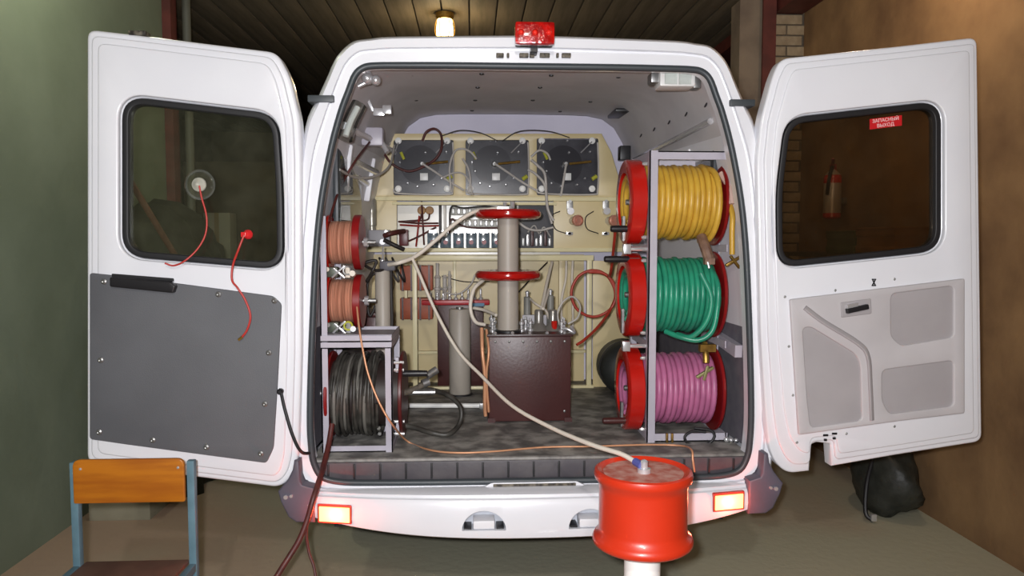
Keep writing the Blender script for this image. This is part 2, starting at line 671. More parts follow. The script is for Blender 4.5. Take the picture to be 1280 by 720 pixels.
# outer skin: rear rounding, then the long sides
obj('body_shell', MB().loft([sec(OUT_HALF, 0.012), sec(grow(OUT_HALF, 0.012), 0.03), sec(grow(OUT_HALF, 0.022), 0.08), sec(grow(OUT_HALF, 0.03), 0.3),
                             sec(grow(OUT_HALF, 0.035), 1.5), sec(grow(OUT_HALF, 0.035), 3.6), sec(grow(OUT_HALF, 0.0), 4.2)], close_u=True, cap1=True), W, van, ang=50)
# rear door frame: outer flange, groove, inner flange and the jamb that runs inwards
obj('rear_frame', MB().loft([sec(OUT_HALF, 0.012), sec(mixp(0.92), 0.0), sec(mixp(0.60), -0.002), sec(mixp(0.57), 0.012), sec(mixp(0.50), 0.014), sec(mixp(0.47), 0.004),
                             sec(mixp(0.06), 0.006), sec(mixp(0.0), 0.012), sec(mixp(-0.02), 0.09)], close_u=True), W, van, ang=28)
sp = [(x, 0.004, z) for x, z in inset(ring(IN_HALF), 0.004)]
obj('opening_seal', MB().tube(sp, 0.0125, 8, 1, closed=True), SEAL, van, ang=60)
for sx in (-1, 1):
    gx = MB().box(0.735 * sx, 0.83 * sx, -0.012, 0.12, 2.052, 2.077)
    obj('drip_rail_end', gx, SEAL, van, bevel=0.004)
# chassis and wheels below
obj('underbody', MB().box(-0.78, 0.78, 0.12, 4.0, 0.42, 0.60), BLACKPL, van)
for wy in (1.25, 3.45):
    for sx in (-1, 1):
        prof = [(0.10, -0.09), (0.19, -0.085), (0.20, -0.095), (0.29, -0.095), (0.325, -0.07), (0.33, 0), (0.325, 0.07), (0.29, 0.095), (0.20, 0.095), (0.19, 0.085), (0.10, 0.09)]
        w_ = obj('wheel', MB().lathe((0.80 * sx, wy, 0.33), (1, 0, 0), prof, 32), RUBBER, van)
        obj('wheel_hub', MB().lathe((0.80 * sx, wy, 0.33), (sx, 0, 0), [(0.188, 0.0), (0.18, 0.06), (0.08, 0.075), (0.05, 0.11)], 20), STEEL, w_)

# --- interior lining
LIN0 = [(0, 2.255), (0.3, 2.254), (0.50, 2.245), (0.60, 2.235), (0.68, 2.195), (0.735, 2.11), (0.785, 1.97), (0.828, 1.75), (0.855, 1.5), (0.86, 1.2), (0.865, 0.95), (0.865, 0.72)]
LIN1 = [(0, 2.281), (0.3, 2.279), (0.44, 2.274), (0.53, 2.255), (0.60, 2.205), (0.65, 2.12), (0.70, 2.0), (0.75, 1.80), (0.80, 1.5), (0.82, 1.2), (0.825, 0.95), (0.825, 0.72)]
YB = 1.62


def linp(t):
    return [(a[0] * (1 - t) + b[0] * t, a[1] * (1 - t) + b[1] * t) for a, b in zip(LIN0, LIN1)]


def openring(half):
    return [(-x, z) for x, z in reversed(half[1:])] + half


def lsec(t, i0, i1, y, sgn=None):
    h = linp(t)[i0:i1]
    if sgn is None:
        return [(x, y, z) for x, z in openring(h)]
    return [(x * sgn, y, z) for x, z in h]


ys = [0.085, 0.5, 1.0, YB]
head = MB().loft([lsec((y - .085) / (YB - .085), 0, 7, y) for y in ys])
hl = obj('ceiling_liner', head, LINER, van, fix=False, ang=60)
# the return between the jamb and the liner
obj('jamb_trim', MB().loft([[(x, 0.088, z) for x, z in openring(mixp(-0.02)[:57])], [(x, 0.092, z) for x, z in openring([(a * 1.0 + 0.06 * (a > 0.1), b + (0.06 if b > 2.1 else 0)) for a, b in IN_HALF[:57]])]]), SEAL, van)
for sx, nm in ((-1, 'side_lining'), (1, 'side_lining')):
    obj(nm, MB().loft([lsec((y - .085) / (YB - .085), 6, 10, y, sx) for y in ys]), W_IN, van, fix=False, ang=60)
    obj('lower_side_lining', MB().loft([lsec((y - .085) / (YB - .085), 9, 12, y, sx) for y in ys]), mat('dark_grey_carpet', '6E6B72', 0.8, h2='63606A', scale=20), van, fix=False, ang=60)
    # side window: pane with a dark rubber surround, set in the lining
    for yw0, yw1 in ((0.32, 0.98),):
        xa = 0.792 * sx
        sw = obj('side_window', MB().box(xa - 0.012, xa + 0.012, yw0, yw1, 1.60, 1.93), SEAL, van, bevel=0.01)
        obj('side_window_pane', MB().box(xa - 0.016, xa + 0.016, yw0 + .03, yw1 - .03, 1.63, 1.90), GLASSC, sw)
obj('cove_rail', MB().tube([(.742, .25, 2.035), (.718, .8, 2.02), (.685, 1.5, 2.0)], 0.014, 8, 4), CHROME, van)
obj('cove_rail', MB().tube([(-0.735, .2, 2.0), (-0.70, .8, 2.02), (-.66, 1.5, 2.04)], 0.015, 8, 4), W_IN, van)
# rivets in the ceiling
rv = MB().lathe((0, 0, 0), (0, 0, -1), [(0.011, 0.0), (0.010, 0.004), (0.004, 0.006)], 10).mesh('rivet')
rv.materials.append(BLACKPL)
for px, py in [(515, 92), (602, 91), (689, 93), (773, 95), (597, 108), (675, 108), (520, 124), (594, 124), (666, 124), (738, 126), (590, 137), (700, 138)]:
    q = G(px, py, 2.262)
    put('rivet', rv, BLACKPL, hl, q - world_loc(hl) + Vector((0, 0, -0.004)))
cdx = linp(0.3)
for k in range(5):
    yy = 0.25 + k * 0.24
    h_ = linp((yy - .085) / (YB - .085))
    rvo = put('rivet', rv, BLACKPL, hl, Vector((h_[5][0] - 0.006, yy, h_[5][1] - 0.01)) - world_loc(hl))
    rvo.rotation_euler = (0, math.radians(-65), 0)
# dark vent square on the ceiling at the right
q = G(777, 141, 2.235)
obj('ceiling_vent', MB().box(q.x - 0.055, q.x + 0.055, q.y - 0.12, q.y + 0.12, 2.222, 2.24), BLACKPL, van, bevel=0.004)
# bulkhead behind the rack
plate('bulkhead', [(x * 0.998, z * 0.999) for x, z in openring(LIN1)], [], YB - 0.006, YB + 0.02, LILAC, van)

# --- floor, step, sill
obj('cargo_floor', MB().box(-0.85, 0.85, 0.03, YB, 0.694, 0.714), FLOORV, van, bevel=0.004)
st = obj('rear_step', MB().box(-0.838, 0.838, 0.012, 0.05, 0.636, 0.708), SILLD, van, bevel=0.008)
rib = MB().box(-0.004, 0.004, 0.006, 0.013, 0.642, 0.702).mesh('rib', bevel=0.002)
rib.materials.append(RUBBER)
for k in range(17):
    put('rib', rib, RUBBER, st, Vector((-0.78 + k * 0.0975, 0, 0)) - world_loc(st))
obj('step_nosing', MB().tube([(-0.835, 0.03, 0.709), (0, 0.026, 0.709), (0.835, 0.03, 0.709)], 0.011, 8, 4), mat('worn_nosing', '6A6663', 0.5, h2='8A8681', scale=30), st)
# latch plate in the sill
a, b = P(600, 606, -0.005), P(736, 606, -0.005)
lpz = 0.612
obj('latch_plate', MB().add([(a.x, -0.008, lpz - .010), (b.x, -0.008, lpz - .010), (b.x - .05, -0.008, lpz + .018), (a.x + .05, -0.008, lpz + .018),
                             (a.x, 0.02, lpz - .010), (b.x, 0.02, lpz - .010), (b.x - .05, 0.02, lpz + .018), (a.x + .05, 0.02, lpz + .018)],
                            [(0, 1, 2, 3), (7, 6, 5, 4), (0, 4, 5, 1), (1, 5, 6, 2), (2, 6, 7, 3), (3, 7, 4, 0)]), W_IN, van, bevel=0.003)
obj('latch_slot', MB().box(a.x + 0.05, b.x - 0.05, -0.0105, 0.0, lpz - .004, lpz + .010), GRIME, van, bevel=0.002)
# roof latch fittings above the opening
for px, w_ in ((625, 0.018), (635, 0.006), (655, 0.022), (665, 0.012), (681, 0.024), (697, 0.006), (708, 0.022)):
    q = P(px, 69, -0.01)
    obj('roof_latch', MB().box(q.x - w_ / 1.3, q.x + w_ / 1.3, -0.014, 0.004, q.z - 0.008, q.z + 0.008), GRIME, van, bevel=0.003)

# --- red warning light on the roof edge
wl = P(668, 43, -0.06)
bl_ = obj('warning_light', MB().box(wl.x - 0.068, wl.x + 0.068, -0.055, -0.02, wl.z - 0.04, wl.z + 0.036), BLACKPL, van, bevel=0.008)
lens = MB().box(wl.x - 0.072, wl.x + 0.072, -0.09, -0.054, wl.z - 0.041, wl.z + 0.039)
obj('lens', lens, mat('red_lens', 'C8150E', 0.12, h2='8E0A0A', scale=30, coat=0.8, bump=0.3, bscale=90), bl_, bevel=0.011)
for dx in (-0.05, 0.0, 0.05):
    obj('lens_rib', MB().ball((wl.x + dx, -0.089, wl.z), 0.011, 12, 8), mat('red_lens_bright', 'E8281C', 0.1, coat=0.8), bl_)
obj('bracket', MB().box(wl.x - 0.012, wl.x + 0.012, -0.05, -0.005, wl.z - 0.058, wl.z - 0.039).box(wl.x - 0.012, wl.x + 0.012, -0.03, 0.01, wl.z - 0.062, wl.z - 0.05), BLACKPL, bl_)

# --- bumper
BX = 0.822


def bump_sec(x):
    u = abs(x) / BX
    yb = -0.115 + 0.075 * u ** 2.5
    zb = 0.438 + 0.064 * u ** 2.6
    zt = 0.612
    return [(x, 0.03, zb + 0.01), (x, yb + 0.03, zb), (x, yb + 0.006, zb + 0.012), (x, yb, zb + 0.04), (x, yb + 0.004, 0.575), (x, yb + 0.014, 0.592), (x, yb + 0.024, 0.596),
            (x, yb + 0.028, 0.606), (x, yb + 0.05, zt), (x, 0.03, zt)]


bm_ = obj('bumper', MB().loft([bump_sec(-BX + 2 * BX * k / 40) for k in range(41)], close_u=True, cap0=True, cap1=True), W, van, ang=40)
RECX = []
cut = MB()
for px in (605, 738):
    q = P(px, 646, -0.112)
    RECX.append(q.x)
    arc = [(q.x + 0.083 * math.cos(PI * k / 16), 0.482 + 0.075 * math.sin(PI * k / 16)) for k in range(17)]
    cut.loft([[(x, -0.16, z) for x, z in arc], [(q.x + (x - q.x) * 0.94, -0.035, 0.482 + (z - 0.482) * 0.94) for x, z in arc]], close_u=True, cap0=True, cap1=True)
bool_cut(bm_, cut)
bm_.data.materials.clear()
bm_.data.materials.append(W)
RECSHADE = mat('recess_shade', 'C3C7CF', .5)  # grey-blue shell added to put shade into the white step recesses
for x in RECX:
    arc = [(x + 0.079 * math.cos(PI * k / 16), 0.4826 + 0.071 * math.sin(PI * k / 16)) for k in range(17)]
    obj('recess_shade', MB().loft([[(a, -0.098, z) for a, z in arc], [(x + (a - x) * .96, -0.038, .4826 + (z - .4826) * .96) for a, z in arc]], close_u=True, cap1=True), RECSHADE, bm_)
    sb = obj('foot_step', MB().box(x - 0.04, x + 0.04, -0.106, -0.03, 0.484, 0.516), W_IN, bm_, bevel=0.006)
    for dx in (-0.06, 0.06):
        obj('recess_drain', MB().box(x + dx - 0.014, x + dx + 0.014, -0.1, -0.04, 0.4825, 0.490), BLACKPL, bm_)
# tail lamps set in the bumper
LAMP = mat('lit_tail_lamp', 'FFD0B0', 0.25, emit='FFC860', estr=1.6)
for px, py, sx in ((417, 645, -1), (913, 629, 1)):
    q = P(px, py, -0.075)
    yb = -0.115 + 0.075 * (abs(q.x) / BX) ** 2.5
    slope = 0.075 * 2.5 * (abs(q.x) / BX) ** 1.5 / BX * sx
    hz = MB()
    o_ = [(q.x - 0.064, q.z - 0.034), (q.x + 0.064, q.z - 0.034), (q.x + 0.064, q.z + 0.034), (q.x - 0.064, q.z + 0.034)]

    def yat(x):
        return -0.115 + 0.075 * (abs(x) / BX) ** 2.5

    def slab(hw, hh, d0, d1):
        m_ = MB()
        vs = []
        for d in (d0, d1):
            for ax_, az in ((-hw, -hh), (hw, -hh), (hw, hh), (-hw, hh)):
                vs.append((q.x + ax_, yat(q.x + ax_) + d, q.z + az))
        return m_.add(vs, [(0, 1, 2, 3), (7, 6, 5, 4), (0, 4, 5, 1), (1, 5, 6, 2), (2, 6, 7, 3), (3, 7, 4, 0)])
    tl = obj('tail_lamp', slab(0.066, 0.036, -0.004, 0.03), mat('red_lamp_rim', 'D0483C', 0.35), van, bevel=0.006)
    obj('lamp_lens', slab(0.058, 0.028, -0.009, 0.0), LAMP, tl, bevel=0.003)
    lt = room_lamp('tail_lamp_light', (q.x, yat(q.x) - 0.035, q.z), 1.8, (1.0, 0.10, 0.05), 0.02)
# dark plastic corner pieces
for sx in (-1, 1):
    pts = [(0.822, 0.50), (0.822, 0.632), (0.865, 0.645), (0.872, 0.66), (0.876, 0.735), (0.894, 0.735), (0.90, 0.70), (0.918, 0.665), (0.955, 0.62), (0.945, 0.58), (0.918, 0.522), (0.89, 0.502)]
    pts = [(x * sx, z) for x, z in pts]
    cc = plate('corner_cover', pts, [], -0.05, 0.09, COVER, van, bevel=0.008)
    obj('corner_bolt', MB().cyl((0.925 * sx, -0.056, 0.60), (0.925 * sx, -0.045, 0.60), 0.008, n=10).cyl((0.905 * sx, -0.056, 0.604), (0.905 * sx, -0.045, 0.604), 0.006, n=10), CHROME, cc)

# --- left door (as it hangs: turned right round on its leaning hinge line)
YD = -0.03


def door(side, outl, win, tiers, panel_fn, glass):
    raw = XZ(outl, YD)
    base = round_poly(raw, 0.035, 6)
    w_ = round_poly(XZ(win, YD), 0.075, 8)
    d = plate('rear_door', base, [inset(w_, -0.012)], YD, YD + 0.06, W, van, bevel=0.012)
    for k, (ins, y) in enumerate(tiers):
        pr = round_poly(inset(raw, ins), 0.03, 5)
        plate('inner_frame', pr, [inset(w_, -0.030 + 0.012 * k)], y, YD + 0.004, W, d, bevel=0.007)
    ring_ = plate('window_seal', inset(w_, -0.010), [inset(w_, 0.012)], YD - 0.008, YD + 0.035, RUBBER, d, bevel=0.004)
    plate('window_glass', inset(w_, 0.012), [], YD + 0.012, YD + 0.018, glass, d)
    return d, w_


L_OUT = [(108, 36), (160, 42), (346, 65), (362, 95), (375, 150), (377, 200), (377, 440), (373, 570), (366, 595), (350, 610), (247, 597), (160, 586), (108, 579)]
L_WIN = [(157, 124), (344, 146), (350, 240), (351, 333), (157, 317)]
dl, lw = door(-1, L_OUT, L_WIN, [(0.022, YD - 0.012), (0.047, YD - 0.020)], None, GLASSD)
dl['label'] = 'left rear door with grey hardboard lining'
L_PAN = [(112, 341), (160, 346), (341, 370), (352, 380), (347, 480), (342, 560), (333, 579), (160, 556), (112, 549)]
pn = plate('door_lining', round_poly(XZ(L_PAN, YD - 0.026), 0.012), [], YD - 0.027, YD - 0.018, GREYPANEL, dl, bevel=0.003)
scm = MB().lathe((0, 0, 0), (0, -1, 0), [(0.011, 0), (0.010, 0.003), (0.005, 0.006), (0.002, 0.004)], 12).mesh('screw')
scm.materials.append(STEEL)
for px, py in [(273, 368), (343, 376), (336, 441), (331, 505), (326, 567), (258, 559), (191, 550), (130, 352), (126, 450), (124, 540)]:
    put('screw', scm, STEEL, pn, P(px, py, YD - 0.027) - world_loc(pn))
hd = MB()
q0, q1 = P(150, 349, YD - .04), P(221, 359, YD - .04)
plate('door_handle', round_poly(XZ([(140, 346), (215, 352), (222, 357), (219, 366), (140, 358)], YD - .03), 0.006), [], YD - 0.05, YD - 0.026, BLACKPL, dl, bevel=0.005)
plate('handle_cup', round_poly(XZ([(140, 342), (217, 348), (217, 352), (140, 347)], YD - .03), 0.003), [], YD - 0.034, YD - 0.026, RUBBER, dl, bevel=0.002)
obj('check_strap', MB().tube([P(351, 489, YD - .03), P(356, 512, YD - .05), P(366, 545, YD - .06), P(377, 565, YD - .04), P(391, 566, 0.03)], 0.006, 8), RUBBER, dl)
obj('strap_stud', MB().lathe(P(351, 489, YD - .02), (0, -1, 0), [(0.012, 0), (0.012, .012), (.006, .018)], 12), BLACKPL, dl)
q = P(174, 44, YD + .02)
obj('door_catch', MB().box(q.x - .03, q.x + .03, YD, YD + .05, q.z - .004, q.z + .012), GRIME, dl, bevel=.003)

# --- right door
R_OUT = [(1222, 46), (1120, 58), (976, 73), (966, 95), (951, 150), (946, 200), (948, 300), (951, 420), (957, 520), (961, 560), (970, 580), (985, 592), (1012, 589), (1014, 556), (1021, 553), (1038, 555), (1040, 583),
         (1120, 569), (1228, 552)]
R_WIN = [(1172, 130), (984, 151), (973, 240), (974, 331), (1120, 316), (1172, 310)]
base_in = None


def notch_free(pts):
    return pts


base = round_poly(XZ(R_OUT, YD), [0.035] * 12 + [0.0, 0.0, 0.006, 0.006, 0.0, 0.0, 0.035], 6)
w_ = round_poly(XZ(R_WIN, YD), 0.075, 8)
dr = plate('rear_door', base, [inset(w_, -0.012)], YD, YD + 0.06, W, van, bevel=0.009)
dr['label'] = 'right rear door with light grey moulded lining and bottom notch'
T2 = [(1216, 55), (1120, 66), (982, 80), (973, 98), (959, 152), (954, 200), (956, 300), (959, 420), (966, 515), (971, 550), (980, 570), (990, 580), (1011, 579), (1013, 551), (1041, 549), (1043, 574), (1120, 562), (1222, 546)]
T3 = [(1208, 64), (1120, 74), (990, 88), (982, 105), (968, 155), (963, 205), (965, 300), (970, 420), (978, 512), (985, 545), (998, 563), (1010, 566), (1011, 546), (1042, 543), (1046, 566), (1120, 555), (1214, 540)]
for k, (T, y) in enumerate(((T2, YD - 0.012), (T3, YD - 0.020))):
    plate('inner_frame', round_poly(XZ(T, YD), 0.02, 5), [inset(w_, -0.030 + 0.012 * k)], y, YD + 0.004, W, dr, bevel=0.006)
plate('window_seal', inset(w_, -0.010), [inset(w_, 0.012)], YD - 0.008, YD + 0.035, RUBBER, dr, bevel=0.004)
plate('window_glass', inset(w_, 0.012), [], YD + 0.012, YD + 0.018, GLASSB, dr)
R_PAN = [(986, 374), (1120, 358), (1204, 348), (1204, 516), (1120, 526), (997, 543)]
YP = YD - 0.022
H1 = [(1002, 410), (1012, 408), (1068, 442), (1074, 455), (1076, 525), (1012, 534), (1008, 500)]
H2 = [(1112, 367), (1190, 357), (1190, 421), (1125, 432), (1112, 420)]
H3 = [(1101, 462), (1190, 450), (1190, 507), (1110, 517), (1101, 500)]
holes = [round_poly(XZ(h, YP), 0.022, 5) for h in (H1, H2, H3)]
rp = plate('door_lining', round_poly(XZ(R_PAN, YP), 0.008), holes, YP - 0.012, YP, LIGHTPANEL, dr, bevel=0.006)
for h in holes:
    plate('lining_recess', inset(h, -0.008), [], YP - 0.003, YP + 0.001, MIDPANEL, dr)
rr_ = MB().tube([P(x, y, YP - 0.012) for x, y in ((1006, 384), (1030, 402), (1072, 428), (1085, 445), (1088, 480), (1090, 525))], 0.014, 10, 5, flat=0.5)
obj('lining_rib', rr_, MIDPANEL, dr)
plate('handle_cup', round_poly(XZ([(1050, 378), (1088, 373), (1089, 392), (1051, 397)], YP - .01), 0.006), [], YP - 0.016, YP - 0.008, MIDPANEL, dr, bevel=0.003)
plate('door_handle', round_poly(XZ([(1057, 386), (1084, 380), (1085, 386), (1058, 392)], YP - .02), 0.003), [], YP - 0.032, YP - 0.014, BLACKPL, dr, bevel=0.003)
plate('handle_tab', round_poly(XZ([(1058, 381), (1072, 378), (1072, 383), (1058, 386)], YP - .02), 0.002), [], YP - 0.026, YP - 0.014, CHROME, dr, bevel=0.001)
for px, py in [(981, 371), (986, 433), (991, 494), (996, 553), (1044, 363), (1058, 542), (1118, 533), (1118, 349)]:
    put('screw', scm, BLACKPL, dr, P(px, py, YD - 0.019) - world_loc(dr)).scale = (0.5, 0.5, 0.5)
for px, py, w_x in ((1032, 544, 0.010), (1043, 542, 0.010), (1032, 550, 0.005), (1043, 548, 0.005)):
    q = P(px, py, YD - .02)
    obj('slot_hole', MB().box(q.x - w_x, q.x + w_x, YD - 0.0215, YD - 0.015, q.z - .004, q.z + .004), BLACKPL, dr)
q = P(1092, 353, YD - .02)
obj('catch_mark', MB().box(q.x - .008, q.x + .008, YD - .024, YD - .015, q.z + .010, q.z + .014).box(q.x - .008, q.x + .008, YD - .024, YD - .015, q.z - .014, q.z - .010)
    .bar((q.x - .006, YD - .022, q.z - .012), (q.x + .006, YD - .022, q.z + .012), .003, .004).bar((q.x + .006, YD - .022, q.z - .012), (q.x - .006, YD - .022, q.z + .012), .003, .004), BLACKPL, dr)
# exit sticker
sa, sb2 = P(1088, 161, YD + 0.010), P(1120, 147, YD + 0.010)
stx = plate('exit_sticker', XZ([(1087, 149), (1127, 144), (1127, 157), (1087, 162)], YD + .01), [], YD + 0.008, YD + 0.0105, mat('red_sticker', 'C4141C', 0.5), dr)
tilt = math.atan2(P(1127, 144, YD).z - P(1087, 149, YD).z, P(1127, 144, YD).x - P(1087, 149, YD).x)
c1, c2 = P(1107, 149.9, YD + .007), P(1107, 156.3, YD + .007)
WTXT = mat('sticker_white', 'F2D9D9', 0.5)
text_obj('ЗАПАСНЫЙ', 0.018, WTXT, dr, c1, (PI / 2, -tilt, 0), 'sticker_lettering')
text_obj('ВЫХОД', 0.018, WTXT, dr, c2, (PI / 2, -tilt, 0), 'sticker_lettering')

# --- interior fittings of the van roof
q = P(843, 102, 0.17)
il = obj('interior_lamp', MB().box(q.x - .07, q.x + .07, q.y - .05, q.y + .05, q.z - .028, q.z + .03), WHITEPL, van, bevel=.008)
obj('lamp_lens', MB().box(q.x - .052, q.x - .004, q.y - .056, q.y - .045, q.z - .02, q.z + .02).box(q.x + .004, q.x + .052, q.y - .056, q.y - .045, q.z - .02, q.z + .02), GLASSC, il)
obj('lamp_base', MB().box(q.x - .1, q.x - .06, q.y - .03, q.y + .04, q.z - .01, q.z + .03), STEEL, il, bevel=.006)
obj('lamp_switch', MB().box(q.x + .068, q.x + .10, q.y - .03, q.y + .03, q.z - .03, q.z + .02), STEEL, il, bevel=.006)
obj('lamp_bracket', MB().box(q.x - .06, q.x + .06, q.y - .02, q.y + .02, q.z + .02, 2.25), STEEL, il)
q = P(461, 98, 0.13)
hk = obj('hinge_fitting', MB().cyl((q.x - .02, q.y, q.z + .05), (q.x + .01, q.y, q.z + .0), .012).ball((q.x - .005, q.y, q.z), .024).ball((q.x + .028, q.y - .01, q.z - .008), .02)
         .cyl((q.x - .04, q.y, q.z - .03), (q.x + .02, q.y, q.z), .009), CHROME, van)
q = P(475, 139, 0.55)
obj('hook_fitting', MB().box(q.x - .03, q.x + .02, q.y - .01, q.y + .01, q.z - .02, q.z + .012).box(q.x + .012, q.x + .05, q.y - .012, q.y + .012, q.z - .012, q.z + .025).bar((q.x - .03, q.y, q.z), (q.x - .06, q.y, q.z + .07), .015, .015), CHROME, van, bevel=.003)
q = P(466, 172, 0.75)
jb = obj('junction_box', MB().box(q.x - .05, q.x + .05, q.y - .03, q.y + .03, q.z - .04, q.z + .045), FRAMEG, van, bevel=.012)
obj('gland', MB().cyl((q.x - .05, q.y, q.z - .02), (q.x - .1, q.y, q.z - .04), .014).cyl((q.x + .04, q.y, q.z - .02), (q.x + .07, q.y - .02, q.z - .07), .012), CHROME, jb)
# light tube on the left cove
obj('strip_light', MB().tube([P(449, 130, 0.22), P(438, 152, 0.2), P(431, 174, 0.18)], 0.03, 12, 4), GLASSC, van)
obj('strip_light_core', MB().tube([P(447, 134, 0.22), P(438, 152, 0.2), P(432, 170, 0.18)], 0.012, 10, 4), WHITEPL, van)
for (a_, b_, y_) in (((423, 185), (470, 215), .5), ((424, 200), (462, 232), .55)):
    obj('side_rail', MB().tube([P(*a_, y_), P((a_[0] + b_[0]) / 2, (a_[1] + b_[1]) / 2 + 3, y_ + .25), P(*b_, y_ + .6)], 0.016, 8, 4), CHROME, van)
for xt, xb_, y_ in ((-0.785, -0.815, .55), (-0.755, -0.79, 1.1), (0.785, 0.815, .62), (0.755, 0.79, 1.15)):
    obj('side_pillar', MB().bar((xt, y_, 1.97), (xb_, y_, 1.75), 0.07, 0.04), W_IN, van, bevel=.01)
obj('black_socket', MB().box(0.60, 0.66, 1.42, 1.5, 2.0, 2.08), BLACKPL, van, bevel=.006)
obj('side_ledge', MB().bar((0.842, 0.15, 1.10), (0.842, 0.9, 1.17), 0.03, 0.05), FRAMEG, van)

# ================================================================ EQUIPMENT RACK
YR = 1.40
rack = thing('equipment_rack', (0, YR, 0.714), 'cream steel test rack with three black gauge panels across the van', 'rack')


def rplate(name, pts, m, y0=YR, th=0.006, holes=(), r=0.0, parent=None, bevel=0.0, label=None):
    o_ = XZ(pts, y0)
    if r:
        o_ = round_poly(o_, r, 5)
    return plate(name, o_, [round_poly(XZ(h, y0), 0.012, 4) if len(h) == 4 else XZ(h, y0) for h in holes], y0, y0 + th, m, parent or rack, bevel, label)


B3 = [[(492, 175), (567, 175), (567, 244), (492, 244)], [(582, 175), (661, 175), (661, 244), (582, 244)], [(671, 173), (748, 173), (748, 244), (671, 244)]]
rplate('upper_panel', [(433, 247), (452, 205), (484, 167), (752, 167), (764, 190), (781, 247)], BEIGE, holes=B3, bevel=0.002)
obj('upper_return', MB().loft([[(P(*p, YR).x, YR + .004, P(*p, YR).z) for p in ((433, 247), (452, 205), (484, 167), (752, 167), (764, 190), (781, 247))],
                               [(P(*p, YR).x, YR + .19, P(*p, YR).z) for p in ((433, 247), (452, 205), (484, 167), (752, 167), (764, 190), (781, 247))]]), BEIGE, rack)
rplate('left_panel', [(432, 250), (496, 250), (496, 312), (432, 312)], BEIGE, bevel=0.002)
rplate('right_panel', [(692, 250), (782, 250), (782, 312), (692, 312)], BEIGE, bevel=0.002)
rplate('lower_right_panel', [(741, 326), (790, 326), (790, 484), (741, 484)], BEIGE, y0=YR + 0.01, bevel=0.002)


def hbar(x0, x1, py, h, y=YR, d=0.03, m=BEIGE2, nm='cross_bar'):
    a_, b_ = P(x0, py, y), P(x1, py, y)
    z_ = (a_.z + b_.z) / 2
    return obj(nm, MB().box(a_.x, b_.x, y - 0.004, y + d, z_ - h / 2, z_ + h / 2), m, rack, bevel=0.003)


def vbar(px, y0, y1, w_, y=YR, d=0.03, m=BEIGE2, nm='post'):
    a_, b_ = P(px, y0, y), P(px, y1, y)
    return obj(nm, MB().box(a_.x - w_ / 2, a_.x + w_ / 2, y - 0.004, y + d, min(a_.z, b_.z), max(a_.z, b_.z)), m, rack, bevel=0.003)


hbar(432, 782, 248.5, 0.022, YR - 0.012)
hbar(490, 696, 254.5, 0.016, YR - 0.004)
hbar(432, 782, 312.5, 0.022, YR - 0.010)
hbar(512, 742, 322.5, 0.03, YR - 0.016)
vbar(518, 322, 487, 0.026, YR - 0.014)
vbar(737, 322, 487, 0.028, YR - 0.014)
hbar(512, 742, 486, 0.03, YR - 0.016)
vbar(507, 330, 398, 0.016, YR + 0.1)
hbar(500, 535, 396, 0.014, YR + 0.1)
vbar(568, 322, 470, 0.02, YR + 0.19)
vbar(646, 322, 470, 0.012, YR + 0.19)
vbar(704, 322, 470, 0.05, YR + 0.15, m=BEIGE)
hbar(520, 735, 440, 0.016, YR + 0.16)
# inner back and shelf of the bay
rplate('back_panel', [(440, 318), (730, 318), (730, 500), (440, 500)], BEIGE, y0=YR + 0.20)
rplate('bay_back', [(490, 252), (700, 252), (700, 318), (490, 318)], mat('white_bay_panel', 'F6F2E6', 0.25), y0=YR + 0.17)
a_, b_ = P(492, 311, YR), P(700, 311, YR)
obj('bay_shelf', MB().box(a_.x, b_.x, YR, YR + .17, a_.z - .008, a_.z), BEIGE2, rack)
rplate('bay_dark_panel', [(648, 255), (692, 255), (692, 312), (648, 312)], mat('bay_dark', '2E2D33', 0.5), y0=YR + 0.12)
for px in (550, 556):
    vbar(px, 256, 296, 0.014, YR + 0.05, m=mat('bay_post', 'D9D5CC', .4) if px == 556 else DARKWIRE, nm='bay_post')

